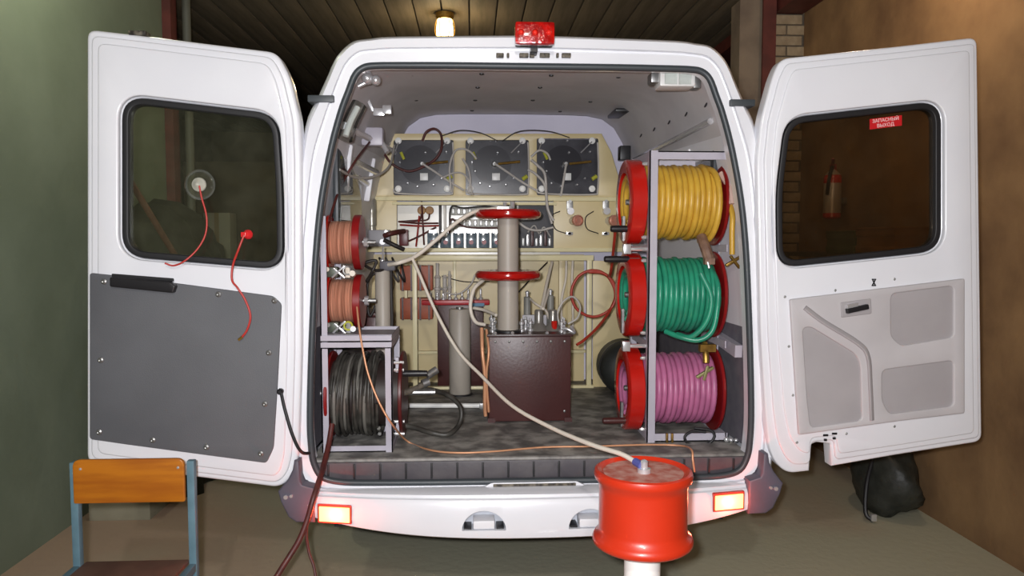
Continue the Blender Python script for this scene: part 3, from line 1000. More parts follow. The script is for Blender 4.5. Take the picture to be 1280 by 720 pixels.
# three gauge panels
SCREW_W = MB().lathe((0, 0, 0), (0, -1, 0), [(0.018, 0), (0.018, 0.006), (0.012, 0.010), (0.006, 0.010), (0.005, 0.014)], 16).mesh('terminal_knob')
SCREW_W.materials.append(WHITEPL)
SMALL = MB().lathe((0, 0, 0), (0, -1, 0), [(0.007, 0), (0.007, 0.012), (0.003, 0.018)], 10).mesh('terminal')
SMALL.materials.append(CHROME)
GLINT = MB().box(-0.022, 0.022, -0.004, 0, -0.02, 0.02).mesh('panel_glint', bevel=0.002)  # white plate standing in for the glare on each gauge panel
GLINT.materials.append(WHITEPL)
for k, (x0, x1) in enumerate(((492, 567), (582, 661), (671, 748))):
    yi = YR + 0.03
    gp = rplate('gauge_panel', [(x0 - 1, 174), (x1 + 1, 174), (x1 + 1, 245), (x0 - 1, 245)], BLACKP, y0=yi, th=0.02)
    off = world_loc(gp)
    for px, py in ((x0 + 6, 176), (x1 - 8, 176), (x0 + 6, 236), (x1 - 8, 236)):
        put('terminal_knob', SCREW_W, WHITEPL, gp, P(px, py, YR - 0.002) - off)
    cxp = x0 + 36
    q = P(cxp + 3, 190, yi)
    # round meter face behind, with dark bezel
    mq = P(x0 + 33, 206, yi)
    obj('meter_bezel', MB().lathe((mq.x, yi, mq.z), (0, -1, 0), [(0.108, 0), (0.108, .003)], 32), mat('meter_dark', '303036', .2), gp)
    for px, py in ((x0 + 38, 176), (x0 + 40, 191), (x0 + 12, 214), (x0 + 18, 229), (x0 + 64, 203), (x0 + 60, 223), (x0 + 30, 233), (x0 + 50, 231), (x0 + 8, 203), (x0 + 66, 190)):
        put('terminal', SMALL, CHROME, gp, P(px, py, yi - .008) - off)
    put('panel_glint', GLINT, WHITEPL, gp, P(x0 + 38, 221, yi - .008) - off)
    # metal jumper rod and hub in the middle
    hq = P(x0 + 36, 205, YR - .01)
    obj('gauge_hub', MB().lathe(hq + Vector((0, .03, 0)), (0, -1, 0), [(0.016, 0), (0.016, .03), (0.009, .034), (0.009, .05)], 14), STEEL, gp)
    obj('jumper', MB().cyl(hq + Vector((.02, -.01, .0)), P(x0 + 68, 202, YR - .02), .007, n=8), BRASS, gp)
    obj('jumper', MB().cyl(P(x1 - 8, 177, YR - .02), P(x1 - 22, 191, YR + .01), .0035, n=8), CHROME, gp)
    obj('jumper', MB().cyl(P(x0 + 6, 178, YR - .02), P(x0 + 2, 190, YR + .01), .0035, n=8), CHROME, gp)
    obj('sleeve', MB().cyl(P(x0 + 9, 190, YR - .02), P(x0 + 13, 199, YR - .01), .008, n=8).cyl(P(x1 - 8, 224, YR - .02), P(x1 - 2, 220, YR - .02), .011, n=8), YGREEN, gp)
    tr = MB()
    tr.tube(catmull([P(a, b, YR - .012) for a, b in ((x1 - 1, 178), (x1, 210), (x1 - 1, 238), (x1 - 6, 243), (x0 + 30, 243), (x0 + 3, 241), (x0, 236))], 5), .005, 6, 1, smooth=False)
    obj('panel_wire', tr, GREYWIRE, gp, ang=60)
    # pale bundle of wires in the lower right of the panel
    obj('panel_wire', MB().tube([hq + Vector((0, -.03, 0)), P(x0 + 52, 215, YR - .05), P(x0 + 68, 226, YR - .03), P(x0 + 88, 238, YR - .03)] if k < 2 else
                                [hq + Vector((0, -.03, 0)), P(x0 + 34, 222, YR - .04), P(x0 + 30, 245, YR - .03)], .006, 8), GREYWIRE, gp)
# harness between the panels
H = [
    ([(564, 240), (562, 210), (568, 190), (578, 186), (588, 190), (596, 199)], GREYWIRE, .006),
    ([(578, 198), (585, 210), (588, 225), (586, 240), (592, 243)], GREYWIRE, .006),
    ([(553, 222), (568, 216), (580, 218), (588, 230), (590, 242)], GREYWIRE, .005),
    ([(664, 196), (674, 188), (684, 192), (688, 200)], GREYWIRE, .006),
    ([(664, 200), (672, 207), (681, 218), (683, 245), (685, 262), (692, 276)], GREYWIRE, .008),
    ([(660, 212), (670, 218), (681, 232), (684, 258), (690, 280)], GREYWIRE, .007),
    ([(648, 278), (660, 286), (675, 288), (692, 284)], GREYWIRE, .007),
    ([(552, 170), (575, 163), (600, 166), (622, 176)], DARKWIRE, .003),
    ([(628, 176), (650, 164), (685, 164), (712, 172)], DARKWIRE, .003),
    ([(528, 176), (533, 165), (543, 161), (551, 168), (552, 184), (545, 198), (530, 208), (510, 214), (490, 205), (478, 190), (462, 178)], OXRED, .007),
    ([(700, 264), (690, 270), (694, 286), (708, 292)], DARKWIRE, .003),
    ([(742, 264), (732, 272), (734, 286), (748, 292)], DARKWIRE, .003),
    ([(436, 240), (455, 205), (470, 195), (488, 178)], GREYWIRE, .004),
]
for pts, m, r in H:
    wire('harness_wire', [P(a, b, YR - 0.045 - 0.01 * math.sin(i * 1.7)) for i, (a, b) in enumerate(pts)], r, m, rack)
# connectors on the right panel
for px in (712, 757):
    q = P(px, 262, YR)
    cb = obj('terminal_post', MB().box(q.x - .018, q.x + .018, YR - .012, YR, q.z, q.z + .05), STEEL, rack, bevel=.003)
    obj('post_nut', MB().cyl((q.x, YR, q.z - .01), (q.x, YR - .05, q.z - .01), .02, n=12), CHROME, cb)
    obj('post_bolt', MB().cyl((q.x + .0, YR - .005, q.z + .045), (q.x, YR - .02, q.z + .045), .01, n=8), STEEL, cb)
    q = P(px + 4, 276, YR)
    cs = obj('copper_socket', MB().lathe((q.x, YR, q.z), (0.28, -1, 0), [(.024, 0), (.024, .06)], 20), CHROME, rack)
    obj('socket_face', MB().lathe(Vector((q.x, YR, q.z)) + Vector((.28, -1, 0)).normalized() * .058, (0.28, -1, 0), [(.031, 0), (.031, .02), (.025, .024), (.025, .012), (.010, .010), (.010, .018), (.002, .019)], 24), mat('copper_plug', 'C98D78', .35, .3), cs)
    q = P(px - 1, 292, YR)
    obj('wing_nut', MB().cyl((q.x, YR, q.z), (q.x, YR - .03, q.z), .012, n=10).box(q.x - .02, q.x + .02, YR - .03, YR - .02, q.z - .008, q.z + .008), CHROME, rack, bevel=.002)
# electronics in the open bay
RLY = mat('relay_clear', '6E7E88', .15, h2='52606A', scale=40, coat=.6)
for i in range(6):
    q = P(541 + i * 16, 301, YR + .07)
    rb = obj('relay', MB().box(q.x - .03, q.x + .03, YR + .05, YR + .12, q.z - .04, q.z + .045), RLY, rack, bevel=.005)
    obj('relay_coil', MB().cyl((q.x, YR + .051, q.z - .008), (q.x, YR + .044, q.z - .008), .013, n=12), mat('coil_red', '8A2A30', .4), rb)
    obj('relay_cap', MB().box(q.x - .02, q.x + .02, YR + .06, YR + .1, q.z + .045, q.z + .06), CHROME, rb)
for row, py in enumerate((264, 279)):
    q0, q1 = P(563, py, YR + .1), P(646, py, YR + .1)
    tb = obj('terminal_strip', MB().box(q0.x, q1.x, YR + .09, YR + .13, q0.z - .022, q0.z + .022), mat('strip_grey', 'B9B8B0', .4), rack, bevel=.003)
    for i in range(12):
        x = q0.x + (q1.x - q0.x) * (i + .5) / 12
        obj('strip_terminal', MB().box(x - .009, x + .009, YR + .078, YR + .092, q0.z - .016, q0.z + .016), CHROME if (i + row) % 3 else STEEL, tb, bevel=.003)
    wire('bay_wire', [P(562, py + 22 - row * 4, YR + .06), P(564, py - 5, YR + .06), P(580, py - 4 + 8 * row, YR + .06), P(606, py - 6 + 12 * row, YR + .06), P(640, py - 3 + 8 * row, YR + .06)], .005, DARKWIRE if row == 0 else OXRED, rack)
for px in (527, 537):
    q = P(px, 263, YR + .12)
    obj('disc_capacitor', MB().cyl((q.x, q.y, q.z), (q.x, q.y - .012, q.z), .024, n=16, bev=.004), mat('capacitor_ochre', 'A8793C', .5), rack)
    wire('capacitor_lead', [q, P(px - 2, 274, YR + .1), P(px - 14, 276, YR + .1), P(px - 28, 277, YR + .1)], .005, OXRED, rack)
for i, (x0, y0, x1, y1) in enumerate(((498, 277, 548, 279), (500, 281, 549, 282), (527, 252, 530, 306), (524, 270, 520, 308), (500, 306, 545, 284))):
    wire('bay_wire', [P(x0, y0, YR + .08), P((x0 + x1) / 2, (y0 + y1) / 2 + 1, YR + .05), P(x1, y1, YR + .08)], .005, OXRED if i % 2 == 0 else REDWIRE, rack)
for i in range(7):
    q = P(654 + i * 5.5, 302, YR + .06)
    obj('bay_plug', MB().box(q.x - .008, q.x + .008, YR + .04, YR + .07, q.z - .025, q.z + .02 + .02 * (i % 3)), (STEEL, CHROME, BROWNBOX)[i % 3], rack, bevel=.003)
wire('bay_wire', [P(660, 290, YR + .04), P(668, 282, YR + .02), P(674, 292, YR + .04), P(680, 284, YR + .03), P(688, 296, YR + .05)], .004, GREYWIRE, rack)
q = P(505, 296, YR + .05)
obj('bay_switch', MB().box(q.x - .025, q.x + .025, YR + .02, YR + .08, q.z - .05, q.z + .04), mat('maroon_bakelite', '5C1C20', .35), rack, bevel=.006)
# meter tube and its bracket on the left panel
q = P(465, 292, YR - .05)
bk = obj('meter_bracket', MB().box(q.x - .05, q.x + .10, YR - .08, YR - .004, q.z - .07, q.z + .02), mat('bracket_grey', '8E8D93', .45), rack, bevel=.006)
obj('meter_tube', MB().lathe((q.x, YR - .05, q.z + .02), (0, 0, 1), [(.022, 0), (.022, .02), (.027, .025), (.027, .09), (.028, .095), (.028, .115), (.027, .12), (.027, .155), (.02, .17)], 18), mat('tube_metal', '9C988C', .28, .35), bk)
obj('bracket_screw', MB().cyl((q.x - .04, YR - .085, q.z), (q.x - .04, YR - .07, q.z), .012, n=10).cyl((q.x + .06, YR - .085, q.z - .045), (q.x + .06, YR - .07, q.z - .045), .016, n=10).cyl((q.x + .08, YR - .085, q.z + .01), (q.x + .08, YR - .07, q.z + .01), .01, n=10), CHROME, bk)
wire('bracket_lead', [P(480, 295, YR - .09), P(488, 292, YR - .1), P(497, 290, YR - .06), P(505, 289, YR + .02)], .014, OXRED, rack)
wire('bracket_lead', [P(480, 300, YR - .09), P(492, 306, YR - .1), P(505, 312, YR - .08)], .012, DARKWIRE, rack)
# parts in the lower bay
for px, py, hh in ((525, 347, .14), (525, 385, .12)):
    q = P(px, py, YR + .13)
    cl = obj('coil_block', MB().box(q.x - .11, q.x + .075, YR + .08, YR + .18, q.z - hh / 2, q.z + hh / 2), mat('rust_red_coil', 'A8502C', .5, h2='944424', scale=18), rack, bevel=.006)
    for i in range(4):
        obj('coil_strap', MB().box(q.x - .10 + i * .05, q.x - .09 + i * .05, YR + .074, YR + .081, q.z - hh / 2 - .004, q.z + hh / 2 + .004), BROWNBOX, cl)
for px, py0, py1, r in ((547, 328, 374, .016), (556, 344, 374, .012), (562, 338, 372, .01)):
    obj('bay_insulator', MB().lathe(P(px, py1, YR + .12), (0, 0, 1), [(r, 0), (r, .05), (r * 1.35, .055), (r * 1.35, .065), (r, .07), (r, .12), (r * 1.3, .125), (r * .6, .14), (r * .6, (py1 - py0) / 222.0)], 14), GREYWIRE, rack)
for px, m in ((484, BLACKPL), (492, STEEL), (500, BLACKPL)):
    wire('bay_wire', [P(px - 10, 322, YR + .04), P(px - 3, 338, YR + .0), P(px + 6, 352, YR + .03), P(px + 2, 330, YR + .06)], .006, m if m is STEEL else DARKWIRE, rack)
wire('bay_wire', [P(549, 358, YR + .08), P(558, 366, YR + .02), P(574, 367, YR), P(588, 356, YR), P(594, 343, YR)], .005, GREYWIRE, rack)
wire('bay_wire', [P(552, 345, YR + .12), P(580, 352, YR + .12), P(612, 352, YR + .12)], .003, DARKWIRE, rack)
wire('bay_wire', [P(690, 328, YR), P(684, 352, YR - .2), P(677, 386, YR - .4)], .009, WHITECAB, rack)
wire('bay_wire', [P(684, 328, YR + .1), P(664, 348, YR), P(642, 372, YR - .1)], .004, DARKWIRE, rack)
for px, x2 in ((708, 702), (716, 716)):
    wire('bay_wire', [P(px, 326, YR + .1), P(px - 1, 350, YR + .1), P(x2, 375, YR + .08), P(x2, 410, YR + .08)], .007, WHITECAB, rack)

# ================================================================ TRANSFORMERS AND TUBES IN THE VAN
zf = 0.714
tx = thing('transformer', (0.03, 0.8, zf), 'brown square transformer tank carrying a tall insulator with two red rings', 'transformer')
x0, x1 = G(611, 528, zf).x, G(714, 528, zf).x
y0, y1 = 0.59, 1.02
zt = P(660, 421, y0).z
obj('tank', MB().box(x0, x1, y0, y1, zf + .004, zt), BROWNBOX, tx, bevel=.006)
obj('lid', MB().box(x0 - .008, x1 + .008, y0 - .008, y1 + .008, zt, zt + .012), mat('lid_brown', '3A2020', .35), tx, bevel=.003)
bolt = MB().lathe((0, 0, 0), (0, 0, 1), [(.008, 0), (.008, .008), (.003, .012)], 8).mesh('bolt')
bolt.materials.append(CHROME)
for i in range(5):
    put('bolt', bolt, CHROME, tx, Vector((x0 + .03 + i * (x1 - x0 - .06) / 4, y0 + .008, zt + .012)) - world_loc(tx))
fbolt = MB().lathe((0, 0, 0), (0, -1, 0), [(.006, 0), (.006, .005), (.002, .007)], 8).mesh('side_bolt')
fbolt.materials.append(STEEL)
for i in range(6):
    put('side_bolt', fbolt, STEEL, tx, Vector((x0 + .03 + i * (x1 - x0 - .06) / 5, y0 - .001, zt - .022)) - world_loc(tx))
put('side_bolt', fbolt, STEEL, tx, Vector((x1 - .03, y0 - .001, zf + .05)) - world_loc(tx))
for xq in (x0 - .005, x1 - .03):
    obj('foot_rail', MB().box(xq, xq + .035, y0 - .004, y1, zf, zf + .02), BROWNBOX, tx)
cxm, cym = P(635, 417, .67).x, .67
zd1, zd2 = P(635, 268, cym).z, P(635, 343.5, cym).z
obj('insulator_base', MB().lathe((cxm, cym, zt + .012), (0, 0, 1), [(.062, 0), (.062, .01), (.052, .014)], 24), BLACKPL, tx)
obj('insulator_column', MB().lathe((cxm, cym, zt + .02), (0, 0, 1), [(.049, 0), (.049, zd1 - zt - .02)], 32), GREYTUBE, tx)
RING = [(.046, -.022), (.11, -.024), (.140, -.020), (.151, -.010), (.153, 0), (.151, .010), (.140, .020), (.11, .022), (.05, .012), (.046, .012)]
obj('corona_ring', MB().lathe((cxm, cym, zd1), (0, 0, 1), RING, 48), DISCRED, tx)
obj('corona_ring', MB().lathe((cxm, cym, zd2), (0, 0, 1), RING, 48, closed=True), DISCRED, tx)
obj('top_terminal', MB().cyl((cxm, cym, zd1 + .02), (cxm, cym, zd1 + .034), .03, n=16).cyl((cxm - .015, cym - .02, zd1 + .034), (cxm - .015, cym - .02, zd1 + .055), .009, n=8).cyl((cxm + .02, cym - .01, zd1 + .03), (cxm + .02, cym - .01, zd1 + .06), .011, n=8)
    .box(cxm - .05, cxm + .0, cym - .03, cym, zd1 + .024, zd1 + .034), CHROME, tx)
# bushings on the lid
for px, py0, py1, yy, r in ((659, 394, 372, .98, .018), (688, 390, 370, .98, .018)):
    q = P(px, py0, yy)
    q.z = zt + .012
    top = P(px, py1, yy).z
    bs = obj('bushing', MB().lathe(q, (0, 0, 1), [(r + .006, 0), (r + .006, .012), (r, .016), (r, top - q.z), (r * .6, top - q.z + .006)], 18), mat('bushing_grey', '87867F', .4), tx)
    obj('bushing_tip', MB().lathe((q.x, q.y, top), (0, 0, 1), [(.008, 0), (.008, .02), (.011, .022), (.011, .03), (.004, .036)], 12), CHROME, bs)
for px, py1, yy, r, red in ((673.5, 387, .74, .021, 0), (691, 387, .74, .021, 1)):
    q = P(px, 410, yy)
    top = P(px, py1, yy).z
    bs = obj('bushing', MB().lathe((q.x, q.y, zt + .012), (0, 0, 1), [(.05, 0), (.045, .008), (.026, .03), (r, .036), (r, top - zt - .02), (r * .8, top - zt - .012)], 20), mat('bushing_steel', '8D8A84', .3, .5), tx)
    if red:
        obj('red_nut', MB().cyl((q.x + .004, q.y - .03, zt + .02), (q.x + .004, q.y - .03, zt + .06), .014, n=8), REDP, bs)
for px, yy in ((652, .69), (663, .71), (657, .78), (708, .7), (715, .76), (610, .68), (618, .74), (604, .9), (702, .66)):
    q = P(px, 414, yy)
    xq = min(max(q.x, x0 + .02), x1 - .02)
    obj('lid_terminal', MB().lathe((xq, yy, zt + .012), (0, 0, 1), [(.014, 0), (.014, .01), (.007, .014), (.007, .03), (.012, .034), (.012, .046), (.005, .05), (.005, .062)], 12), CHROME, tx)
q = P(668, 405, .85)
obj('terminal_board', MB().box(q.x - .06, q.x + .06, .84, .855, zt + .012, zt + .075), mat('board_grey', 'A7A5AA', .5), tx, bevel=.003)
wire('lid_wire', [P(663, 374, .97), P(670, 380, .9), P(682, 388, .85), P(686, 398, .8)], .006, WHITECAB, tx)
wire('lid_wire', [P(679, 386, .76), P(684, 370, .9), P(686, 362, .97)], .007, WHITECAB, tx)
wire('lid_wire', [P(700, 408, .75), P(697, 392, .74), P(704, 377, .74), P(716, 371, .76), P(725, 382, .78), P(722, 397, .8), P(710, 405, .8)], .005, GREYWIRE, tx)
wire('lid_wire', [P(703, 410, .68), P(711, 412, .67), P(718, 416, .67), P(714, 408, .7)], .008, CHROME, tx)
wire('lid_wire', [P(604, 350, .75), P(592, 362, .72), P(588, 385, .7), P(594, 402, .7), P(606, 406, .72)], .009, WHITECAB, tx, label='white lead looping down from the lower red ring')
wire('lid_wire', [P(592, 385, .9), P(606, 388, .85), P(620, 394, .75)], .008, WHITECAB, tx)
wire('earth_strap', [P(602, 410, .62), P(603, 440, .58), P(606, 470, .575), P(606, 505, .58), P(607, 520, .585)], .009, COPPERL, tx, label='copper earth strap')
wire('earth_strap', [P(608, 412, .62), P(611, 440, .57), P(608, 470, .57), P(611, 515, .58)], .006, COPPERL, tx)

t2 = thing('transformer', (-0.25, 1.5, zf), 'dark brown transformer with a bright red lid standing behind the grey tube', 'transformer')
a_, b_ = P(547, 470, 1.46), P(600, 381, 1.46)
obj('tank', MB().box(a_.x, b_.x + .02, 1.46, 1.548, zf, b_.z), BROWNBOX, t2, bevel=.006)
a2, b2 = P(527, 384, 1.44), P(612, 375, 1.44)
obj('red_lid', MB().box(a2.x, b2.x, 1.44, 1.55, b_.z, b_.z + .028), mat('lid_red', 'B02028', .35), t2, bevel=.006)
for i in range(9):
    x = a2.x + .05 + i * (b2.x - a2.x - .1) / 8
    obj('lid_terminal', MB().lathe((x, 1.47 + .03 * (i % 2), b_.z + .028), (0, 0, 1), [(.012, 0), (.012, .012), (.006, .016), (.006, .035 + .02 * (i > 5)), (.003, .045 + .02 * (i > 5))], 10), CHROME, t2)
obj('blue_tab', MB().box(b2.x - .10, b2.x - .03, 1.434, 1.442, b_.z - .006, b_.z + .012), mat('blue_tape', '4E7E9C', .5), t2)

# grey tubes
q = G(575, 493, zf)
tb = thing('insulating_tube', (q.x, q.y, zf), 'thick grey insulating tube standing upright on the van floor', 'tube')
ztop = P(575, 386, q.y).z
obj('tube_body', MB().lathe((q.x, q.y - .0, zf + .006), (0, 0, 1), [(.056, 0), (.058, .004), (.058, ztop - zf - .012), (.054, ztop - zf - .006)], 32), GREYTUBE, tb)
obj('tube_foot', MB().lathe((q.x, q.y, zf), (0, 0, 1), [(.068, 0), (.068, .006), (.06, .008)], 28), BLACKPL, tb)
obj('tube_cap', MB().cyl((q.x, q.y, ztop - .008), (q.x, q.y, ztop + .01), .02, n=12), STEEL, tb)
yl = .62
q = P(479, 425, yl)
tb = thing('insulating_tube', (q.x, yl, zf), 'slim grey insulating tube with a rod on top beside the copper spools', 'tube')
ztop = P(479, 337, yl).z
obj('tube_body', MB().lathe((q.x, yl, zf), (0, 0, 1), [(.032, 0), (.034, .004), (.034, ztop - zf - .006), (.03, ztop - zf)], 24), GREYTUBE, tb)
obj('tube_rod', MB().cyl((q.x, yl, ztop), P(479, 308, yl), .004, n=8).cyl((q.x, yl, ztop), (q.x, yl, ztop + .035), .008, n=8).ball((q.x, yl, ztop + .04), .012), CHROME, tb)
obj('tube_clamp', MB().box(q.x - .01, q.x + .06, yl - .03, yl + .03, ztop - .005, ztop + .04), mat('clamp_grey', '55535A', .5), tb, bevel=.008)
wire('tube_wire_or_shade', [P(500, 330, yl), P(490, 335, yl), P(470, 338, yl - .05), P(455, 330, yl - .1), P(470, 326, yl - .1), P(465, 340, yl - .1), P(458, 352, yl - .15)], .007, DARKWIRE, tb)
wire('tube_wire_or_shade', [P(480, 334, yl), P(462, 348, yl), P(459, 372, yl), P(462, 395, yl), P(470, 382, yl)], .006, DARKWIRE, tb)
wire('tube_wire_or_shade', [P(489, 336, yl + .02), P(489, 360, yl + .03), P(490, 400, yl + .03), P(489, 424, yl + .03)], .008, DARKWIRE, tb)  # dark strand standing in for the shadow along the tube's right edge
t3 = thing('junction_case', (-.62, .75, zf), 'dark maroon steel case on the van floor behind the left spool stand', 'case')
a_, b_ = P(455, 424, .72), P(500, 396, .72)
obj('case_body', MB().box(a_.x, b_.x - .08, .72, .95, zf, b_.z), BROWNBOX, t3, bevel=.01)
obj('case_lid', MB().box(a_.x - .01, b_.x - .07, .71, .96, b_.z, b_.z + .02), mat('case_lid_maroon', '4A1D1C', .35), t3, bevel=.005)
obj('case_knob', MB().lathe(((a_.x + b_.x) / 2 - .03, .78, b_.z + .02), (0, 0, 1), [(.012, 0), (.012, .012), (.018, .016), (.018, .026), (.008, .03)], 14), CHROME, t3)
q = P(536, 467, 1.25)
sw = thing('floor_connector', (q.x, 1.0, zf), 'grey cable connector lying on the van floor in front of the rack', 'connector')
# white conduit on the floor
a_, b_ = G(505, 507, zf + .015), G(604, 507, zf + .015)
obj('conduit', MB().cyl(a_, b_, .012, n=12), WHITEPL, sw)
obj('conduit_clip', MB().box(a_.x - .03, a_.x, a_.y - .02, a_.y + .02, zf, zf + .035).box(b_.x - .02, b_.x + .01, b_.y - .02, b_.y + .02, zf, zf + .03), STEEL, sw, bevel=.003)
sw['label'] = 'white conduit pipe lying along the van floor'
sw['category'] = 'pipe'
sw.name = 'conduit_pipe'
sw.location = ((a_.x + b_.x) / 2, a_.y, zf)
for c in sw.children:
    c.data.transform(Matrix.Translation(Vector((q.x, 1.0, zf)) - Vector(sw.location)))
# black canister behind the right reels
cn = thing('canister', (.60, 1.27, zf), 'round black canister lying behind the pink hose reel', 'canister')
obj('canister_body', MB().lathe((.60, 1.1, zf + .145), (0, 1, 0), [(.02, 0), (.09, .012), (.13, .04), (.145, .08), (.145, .22), (.13, .25)], 32), mat('canister_black', '2C2E2C', .55, h2='232523', scale=8), cn)
obj('canister_strap', MB().lathe((.60, 1.2, zf + .145), (0, 1, 0), [(.147, 0), (.149, .004), (.149, .026), (.147, .03)], 32), BLACKPL, cn)

# ================================================================ HOSE REELS, RIGHT
fr = thing('reel_frame', (.65, .38, zf), 'tall grey angle-steel stand holding three hose reels', 'stand')
XL, XR, YF, YK = .484, .815, .21, .58
ZT = P(822, 188, YF).z
for y_, sy in ((YF, 1), (YK, -1)):
    obj('post', MB().angle((XL, y_, zf), (XL, y_, ZT), (1, 0, 0), (0, sy, 0), .034, .005), FRAMEG, fr)
obj('post', MB().box(XR + .006, XR + .012, .36, .40, zf, ZT), FRAMEG, fr)
for z_, nm in ((zf + .001, 0), (ZT - .035, 1)):
    obj('rail', MB().box(XL + .001, XR + .01, YF + .006, YF + .011, z_, z_ + .034).box(XL + .001, XR + .01, YF + .006, YF + .034, z_ + (.029 if nm else 0), z_ + (.034 if nm else .005)), FRAMEG, fr)
    obj('rail', MB().box(XL + .001, XR + .01, YK - .012, YK - .006, z_, z_ + .034), FRAMEG, fr)
    for x_ in (XL + .006, XR):
        obj('rail', MB().box(x_, x_ + .005, YF + .006, YK - .006, z_, z_ + .034), FRAMEG, fr)
RZ = [P(860, 253, .38).z, P(860, 368, .38).z, P(860, 484, .38).z]
for z_ in ((RZ[0] + RZ[1]) / 2 - .0, (RZ[1] + RZ[2]) / 2):
    obj('rail', MB().box(XL + .006, XL + .011, YF + .006, YK - .006, z_ - .012, z_ + .018), FRAMEG, fr)
    obj('rail', MB().box(XR + .001, XR + .0055, YF + .03, YK - .006, z_ - .012, z_ + .018), FRAMEG, fr)
    obj('lock_pin', MB().cyl((XL - .09, YF + .03, z_), (XL, YF + .03, z_), .009, n=10).box(XL - .10, XL - .07, YF + .01, YF + .05, z_ - .02, z_ + .02), CHROME, fr, bevel=.002)
frb = MB().lathe((0, 0, 0), (-1, 0, 0), [(.008, 0), (.008, .012), (.004, .02)], 8).mesh('axle_bolt')
frb.materials.append(CHROME)


def hose_reel(z, m, r_h, label, hose_nm, turns, Rw, loose):
    R = .165
    c = Vector((0, .38, z))
    t_ = thing('hose_reel', (.62, .38, z - R - .02), label, 'reel', 'hose reels on the right stand')
    # red drum: broad rim on the left, core and thin flange on the right
    xa, xb = XL - .072, XL - .006
    obj('drum_rim', MB().lathe((xa, c.y, z), (1, 0, 0), [(.125, 0.0), (R + .004, 0), (R + .014, .006), (R + .014, xb - xa - .004), (R + .01, xb - xa), (.09, xb - xa), (.09, xb - xa - .006), (.125, xb - xa - .008)], 40, closed=True), REDP, t_)
    obj('drum_core', MB().lathe((xb, c.y, z), (1, 0, 0), [(.095, 0), (.095, XR - xb - .017)], 28), REDDARK, t_)
    obj('flange', MB().lathe((XR - .016, c.y, z), (1, 0, 0), [(.02, 0), (R + .016, 0), (R + .02, .004), (R + .02, .010), (R + .016, .014), (.02, .014)], 40), REDDARK, t_)
    obj('axle', MB().cyl((xa + .01, c.y, z), (XR + .012, c.y, z), .012, n=12), STEEL, t_)
    # windings
    x0_, x1_ = XL + .012, XR - .03
    pts = []
    N = int(turns * 26)
    for i in range(N + 1):
        a = 2 * PI * i / 26
        x = x0_ + (x1_ - x0_) * i / N
        rr = Rw + .004 * math.sin(a * .37 + z * 5) + .002 * math.sin(a * 1.3)
        pts.append((x, c.y - math.cos(a) * rr, z + math.sin(a) * rr))
    obj(hose_nm, MB().tube(pts, r_h, 9, 1, smooth=False), m, t_, ang=70)
    # a second, lower layer closes the gaps
    obj('inner_windings', MB().lathe((x0_, c.y, z), (1, 0, 0), [(Rw - .006, 0), (Rw - .006, x1_ - x0_)], 28), m, t_)
    # tail of the hose tucked inside the open drum
    for k in range(2):
        rr = .105 - .022 * k
        obj('hose_tail', MB().tube([(xa + .02 + .008 * k, c.y - math.cos(a) * rr, z + math.sin(a) * rr) for a in [i * PI / 8 + .5 for i in range(12)]], .014, 8, 2), m, t_, ang=70)
    if loose:
        obj('loose_turn', MB().tube(loose, r_h * .95, 9, 6), m, t_, ang=70)
    # crank handle
    obj('crank_arm', MB().box(xa - .006, xa + .004, c.y - .02, c.y + .01, z - R + .0, z - .06), STEEL, t_)
    hx0, hx1 = xa - .085, xa - .004
    return t_, xa


YL = [(.72, .205, 0)]
z0, z1, z2 = RZ
ry, xa = hose_reel(z0, YEL, .0135, 'yellow hose reel with red drum, topmost on the grey stand', 'hose', 12, .145,
                   [(.752, .38, z0 + .150), (.766, .25, z0 + .11), (.772, .205, z0 + .01), (.765, .215, z0 - .09), (.752, .27, z0 - .155), (.735, .35, z0 - .165)])
rg, _ = hose_reel(z1, GRN, .012, 'green hose reel with red drum, middle of the grey stand', 'hose', 13, .148,
                  [(.772, .33, z1 + .13), (.776, .225, z1 + .05), (.772, .215, z1 - .05), (.752, .215, z1 - .14), (.70, .225, z1 - .178), (.63, .25, z1 - .168), (.58, .3, z1 - .15)])
rp_, _ = hose_reel(z2, PINK, .0125, 'pink hose reel with red drum, lowest on the grey stand', 'hose', 12.5, .14, None)
obj('loose_turn', MB().tube([(.70, .212, z1 + .10), (.742, .20, z1 + .0), (.725, .205, z1 - .10), (.67, .23, z1 - .165), (.62, .27, z1 - .16)], .0115, 9, 6), GRN, rg, ang=70)
# crank handles
for reel, (pa, pb), m in ((ry, ((763, 286), (791, 289)), BLACKPL), (rg, ((755, 324), (786, 325)), BLACKPL), (rp_, ((753, 526), (786, 527)), BROWNBOX)):
    a_, b_ = P(*pa, .30), P(*pb, .30)
    b_.z = a_.z
    obj('crank_handle', MB().lathe(a_, b_ - a_, [(.009, 0), (.013, .004), (.0145, .03), (.013, (b_ - a_).length)], 14), m, reel)
    obj('handle_stub', MB().cyl(b_, b_ + Vector((.045, .0, 0)), .006, n=8), STEEL, reel)
for z_ in RZ:
    for dz in (.15, 0, -.15):
        put('axle_bolt', frb, CHROME, fr, Vector((XL - .002, .25, z_ + dz)) - world_loc(fr))
